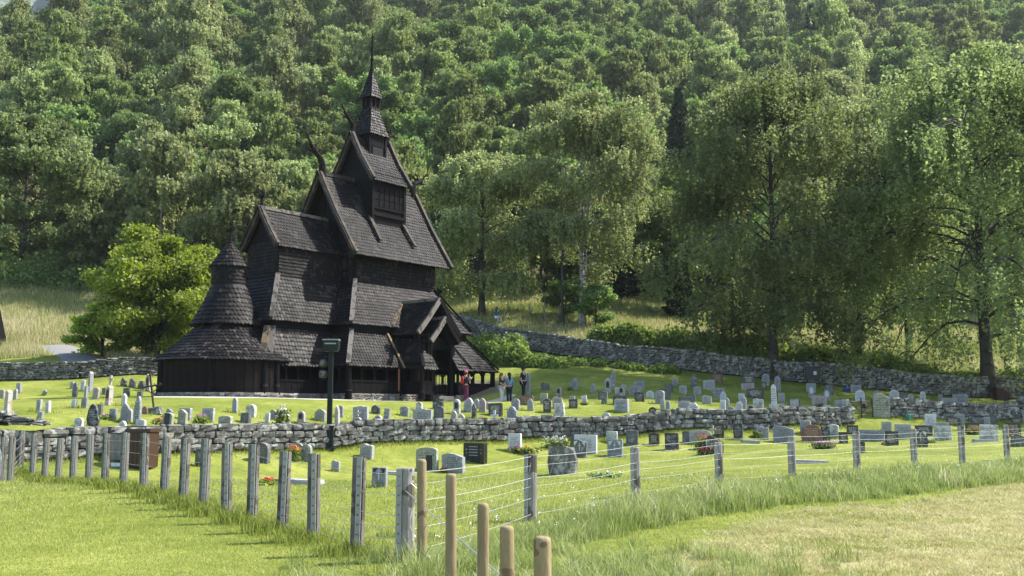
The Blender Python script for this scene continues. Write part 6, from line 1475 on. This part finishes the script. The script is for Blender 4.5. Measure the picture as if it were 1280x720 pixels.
isdry = lambda x, y: (frY(x)-y-4.6-.4*np.sin(x*1.1) > .9+np.sin(x*5.3)*np.sin(y*4.7)*.4) & (x+.25*(y-9) > 1.7)
ongrav = lambda x, y: np.hypot((x+9.9)/1.9, (y-14.8)/3.2) < .95
X, Y = inzone(260000, 6.5, 26, lambda x, y: ~isdry(x, y) & ~ongrav(x, y), 1.5)
pat = .5+.5*np.sin(X*1.1+2*np.sin(Y*.5))*np.cos(Y*.8+X*.3); blades('lawn_grass', X, Y, r.uniform(.014, .036, len(X))*(1+.5*pat)*np.clip(Y/10, .8, 1.4), .008*np.clip(Y/9, .8, 2.2), np.clip(r.normal(.42+.2*pat, .22, len(X)), 0, 1), MG, .7, 1, label='short mown lawn grass on both sides of the fence')
X, Y = inzone(330000, 6.5, 27, isdry, 1.3)
blades('hay_stubble', X, Y, r.uniform(.02, .06, len(X))*np.where(r.random(len(X)) < .05, 1.8, 1), .008*np.clip(Y/9, .8, 2.2), np.clip(r.normal(.5, .28, len(X))-.5*(np.sin(X*.8+Y*.9)*np.sin(Y*1.3-X*.35) > .55), 0, 1), MGD, 1.3, 1, label='cut dry yellow hay stubble in the right foreground')
# tall strip along the right hand fence
# tussocks: each has its own spread, height, colour and lean
def tussocks(name, cx, cy, hgt, per, spread, mat, label, seed, base=.42, w=.009, lean=.55):
    q = np.random.default_rng(seed); k = np.repeat(np.arange(len(cx)), per); n = len(k); sp = (spread*q.uniform(.6, 1.4, len(cx)))[k]
    a = q.uniform(0, 6.28, n); rd = np.sqrt(q.random(n))*sp; X = cx[k]+np.cos(a)*rd; Y = cy[k]+np.sin(a)*rd
    H = hgt[k]*q.uniform(.35, 1.15, n)*(1-.45*(rd/sp)**2); tb = q.normal(base, .16, len(cx))[k]+q.normal(0, .14, n)+.18*(H > hgt[k]*.95)
    return blades(name, X, Y, H, w*np.clip(Y/10, 1, 2.4)*q.uniform(.6, 1.3, n), np.clip(tb, 0, 1), mat, lean, 2, seed, label)
m_ = 2400; sx = r.random(m_)**1.1; Xc = -.9+sx*21; off = -(.5+4.6*r.random(m_)**.85)*np.clip(.55+.06*(Xc+1), .5, 1); Yc = frY(Xc)+off
ht = r.uniform(.12, .36, m_)*np.clip((-off)/2.2, .35, 1)*np.clip(1.5+(off+2.6)*.25, .55, 1)*(1+.55*(np.sin(Xc*1.3+Yc*.4)*np.sin(Xc*.7+1) > .15))
tussocks('tall_grass', Xc, Yc, ht, 55, .24, MGT, 'tall uncut tussocky grass growing along the right hand fence', 31)
k = r.random(m_) < .5; fx2, fy2 = Xc[k], Yc[k]; nf = 240; ii_ = r.integers(0, len(fx2), nf); C = np.stack([fx2[ii_]+r.normal(0, .12, nf), fy2[ii_]+r.normal(0, .12, nf), 0*ii_], 1); C[:, 2] = gz(C[:, 0], C[:, 1])+r.uniform(.18, .5, nf)
C = np.repeat(C, 5, 0)+r.normal(0, .014, (nf*5, 3)); V, F = leafmesh('p', C, .017, None, r, elong=1); tag(link('wildflowers', npmesh('wildflowers', V, F, simple('white_petals', (.75, .75, .7), .7))), 'tiny white wildflowers scattered in the tall fence grass', 'flowers', kind='stuff')
m_ = 900; Xc, Yc = inzone(m_*6, 6.5, 26, lambda x, y: isdry(x, y)); Xc, Yc = Xc[:m_], Yc[:m_]
tussocks('hay_tufts', Xc, Yc, r.uniform(.03, .11, m_), 40, .16, MGD, 'loose tufts of cut hay left on the stubble', 33, .55, .008, 1.6)
m_ = 260; Xc, Yc = inzone(m_*8, 6.5, 26, lambda x, y: isdry(x, y) & (np.sin(x*.8+y*.9)*np.sin(y*1.3-x*.35) > .35)); Xc, Yc = Xc[:m_], Yc[:m_]
tussocks('green_tufts', Xc, Yc, r.uniform(.04, .10, len(Xc)), 60, .28, MG, 'green regrowth patches in the cut field', 34, .35, .008, .9)
m_ = 420; Xc = r.normal(.35, 1.25, m_); Yc = r.normal(8.3, 1.5, m_); k = Yc > 5.6; Xc, Yc = Xc[k], Yc[k]
tussocks('rank_grass', Xc, Yc, r.uniform(.08, .34, len(Xc)), 75, .16, MGT, 'rank grass around the round wooden posts', 35, .45, .0085, .7)
# tufts at the foot of the left fence
XX = []; YY = []
for (x, y, z) in LP[3:]:
    m_ = 900; XX.append(x+r.normal(-.05, .2, m_)); YY.append(y+r.normal(-.02, .2, m_))
X = np.concatenate(XX); Y = np.concatenate(YY); blades('grass_tufts', X, Y, r.uniform(.04, .22, len(X)), .009*np.clip(Y/10, 1, 2), np.clip(r.normal(.25, .2, len(X)), 0, 1), MG, .5, 2, seed=4, label='longer grass tufts at the foot of the left fence')
# tufts round gravestones and along the walls
XX = []; YY = []
for root, lab, a, b in placed:
    m_ = 50; XX.append(root.location.x+r.normal(0, .28, m_)); YY.append(root.location.y-.12+r.normal(0, .13, m_))
for line in (MIDW, MIDW2):
    for p in poly(line, .12): XX.append(p.x+r.normal(0, .15, 26)); YY.append(p.y-.42+r.normal(0, .12, 26))
X = np.concatenate(XX); Y = np.concatenate(YY); blades('grass_tufts', X, Y, r.uniform(.06, .2, len(X)), .022, np.clip(r.normal(.25, .2, len(X)), 0, 1), MG, .5, 1, seed=5, label='unmown grass at the foot of the gravestones and the low wall')
# meadow beyond the walls
n = 230000; y = 66+48*r.random(n); x = r.uniform(-.6, .6, n)*y; by = back_y(x)+np.where(x < -18, 10+2.5*np.sin(x*.5), 1.4); k = y > by
ax_, ay_ = PX(105, 71); k &= ~((np.abs(x-np.interp(y, [64, 68, 74, 77, 80], [PX(150, 64.6)[0], PX(115, 68)[0], PX(95, 74)[0], PX(82, 77)[0], PX(62, 79.5)[0]])) < 2.0) & (y < 80) & (x < -20))
cx_, cy_ = c2w(-3, 0); k &= np.hypot(x-cx_, y-cy_) > 13
x, y = x[k], y[k]; pat = np.sin(x*.25+1)*np.sin(y*.35+x*.1)
blades('meadow_grass', x, y, r.uniform(.2, .6, len(x))*np.where(x < -18, 1.3, .9), .05, np.clip(r.normal(np.where(x < -18, .74, .52)+.25*pat, .22, len(x)), 0, 1), MGM, .5, 1, seed=6, label='long seeding meadow grass on the slope behind the churchyard walls')

# ------------------------------------------------------------------ thin summer haze
hm_ = NT('haze_air'); pv = hm_.N('VolumePrincipled'); pv.inputs['Color'].default_value = (.86, .92, .97, 1); pv.inputs['Density'].default_value = .00011; pv.inputs['Anisotropy'].default_value = .3; hm_.l.new(pv.outputs[0], hm_.out.inputs[1])
tag(MB().box((-1300, -450, -8), (1300, 1850, 400)).build('haze', hm_.m), 'thin pale summer haze over the whole valley', 'haze', kind='stuff')
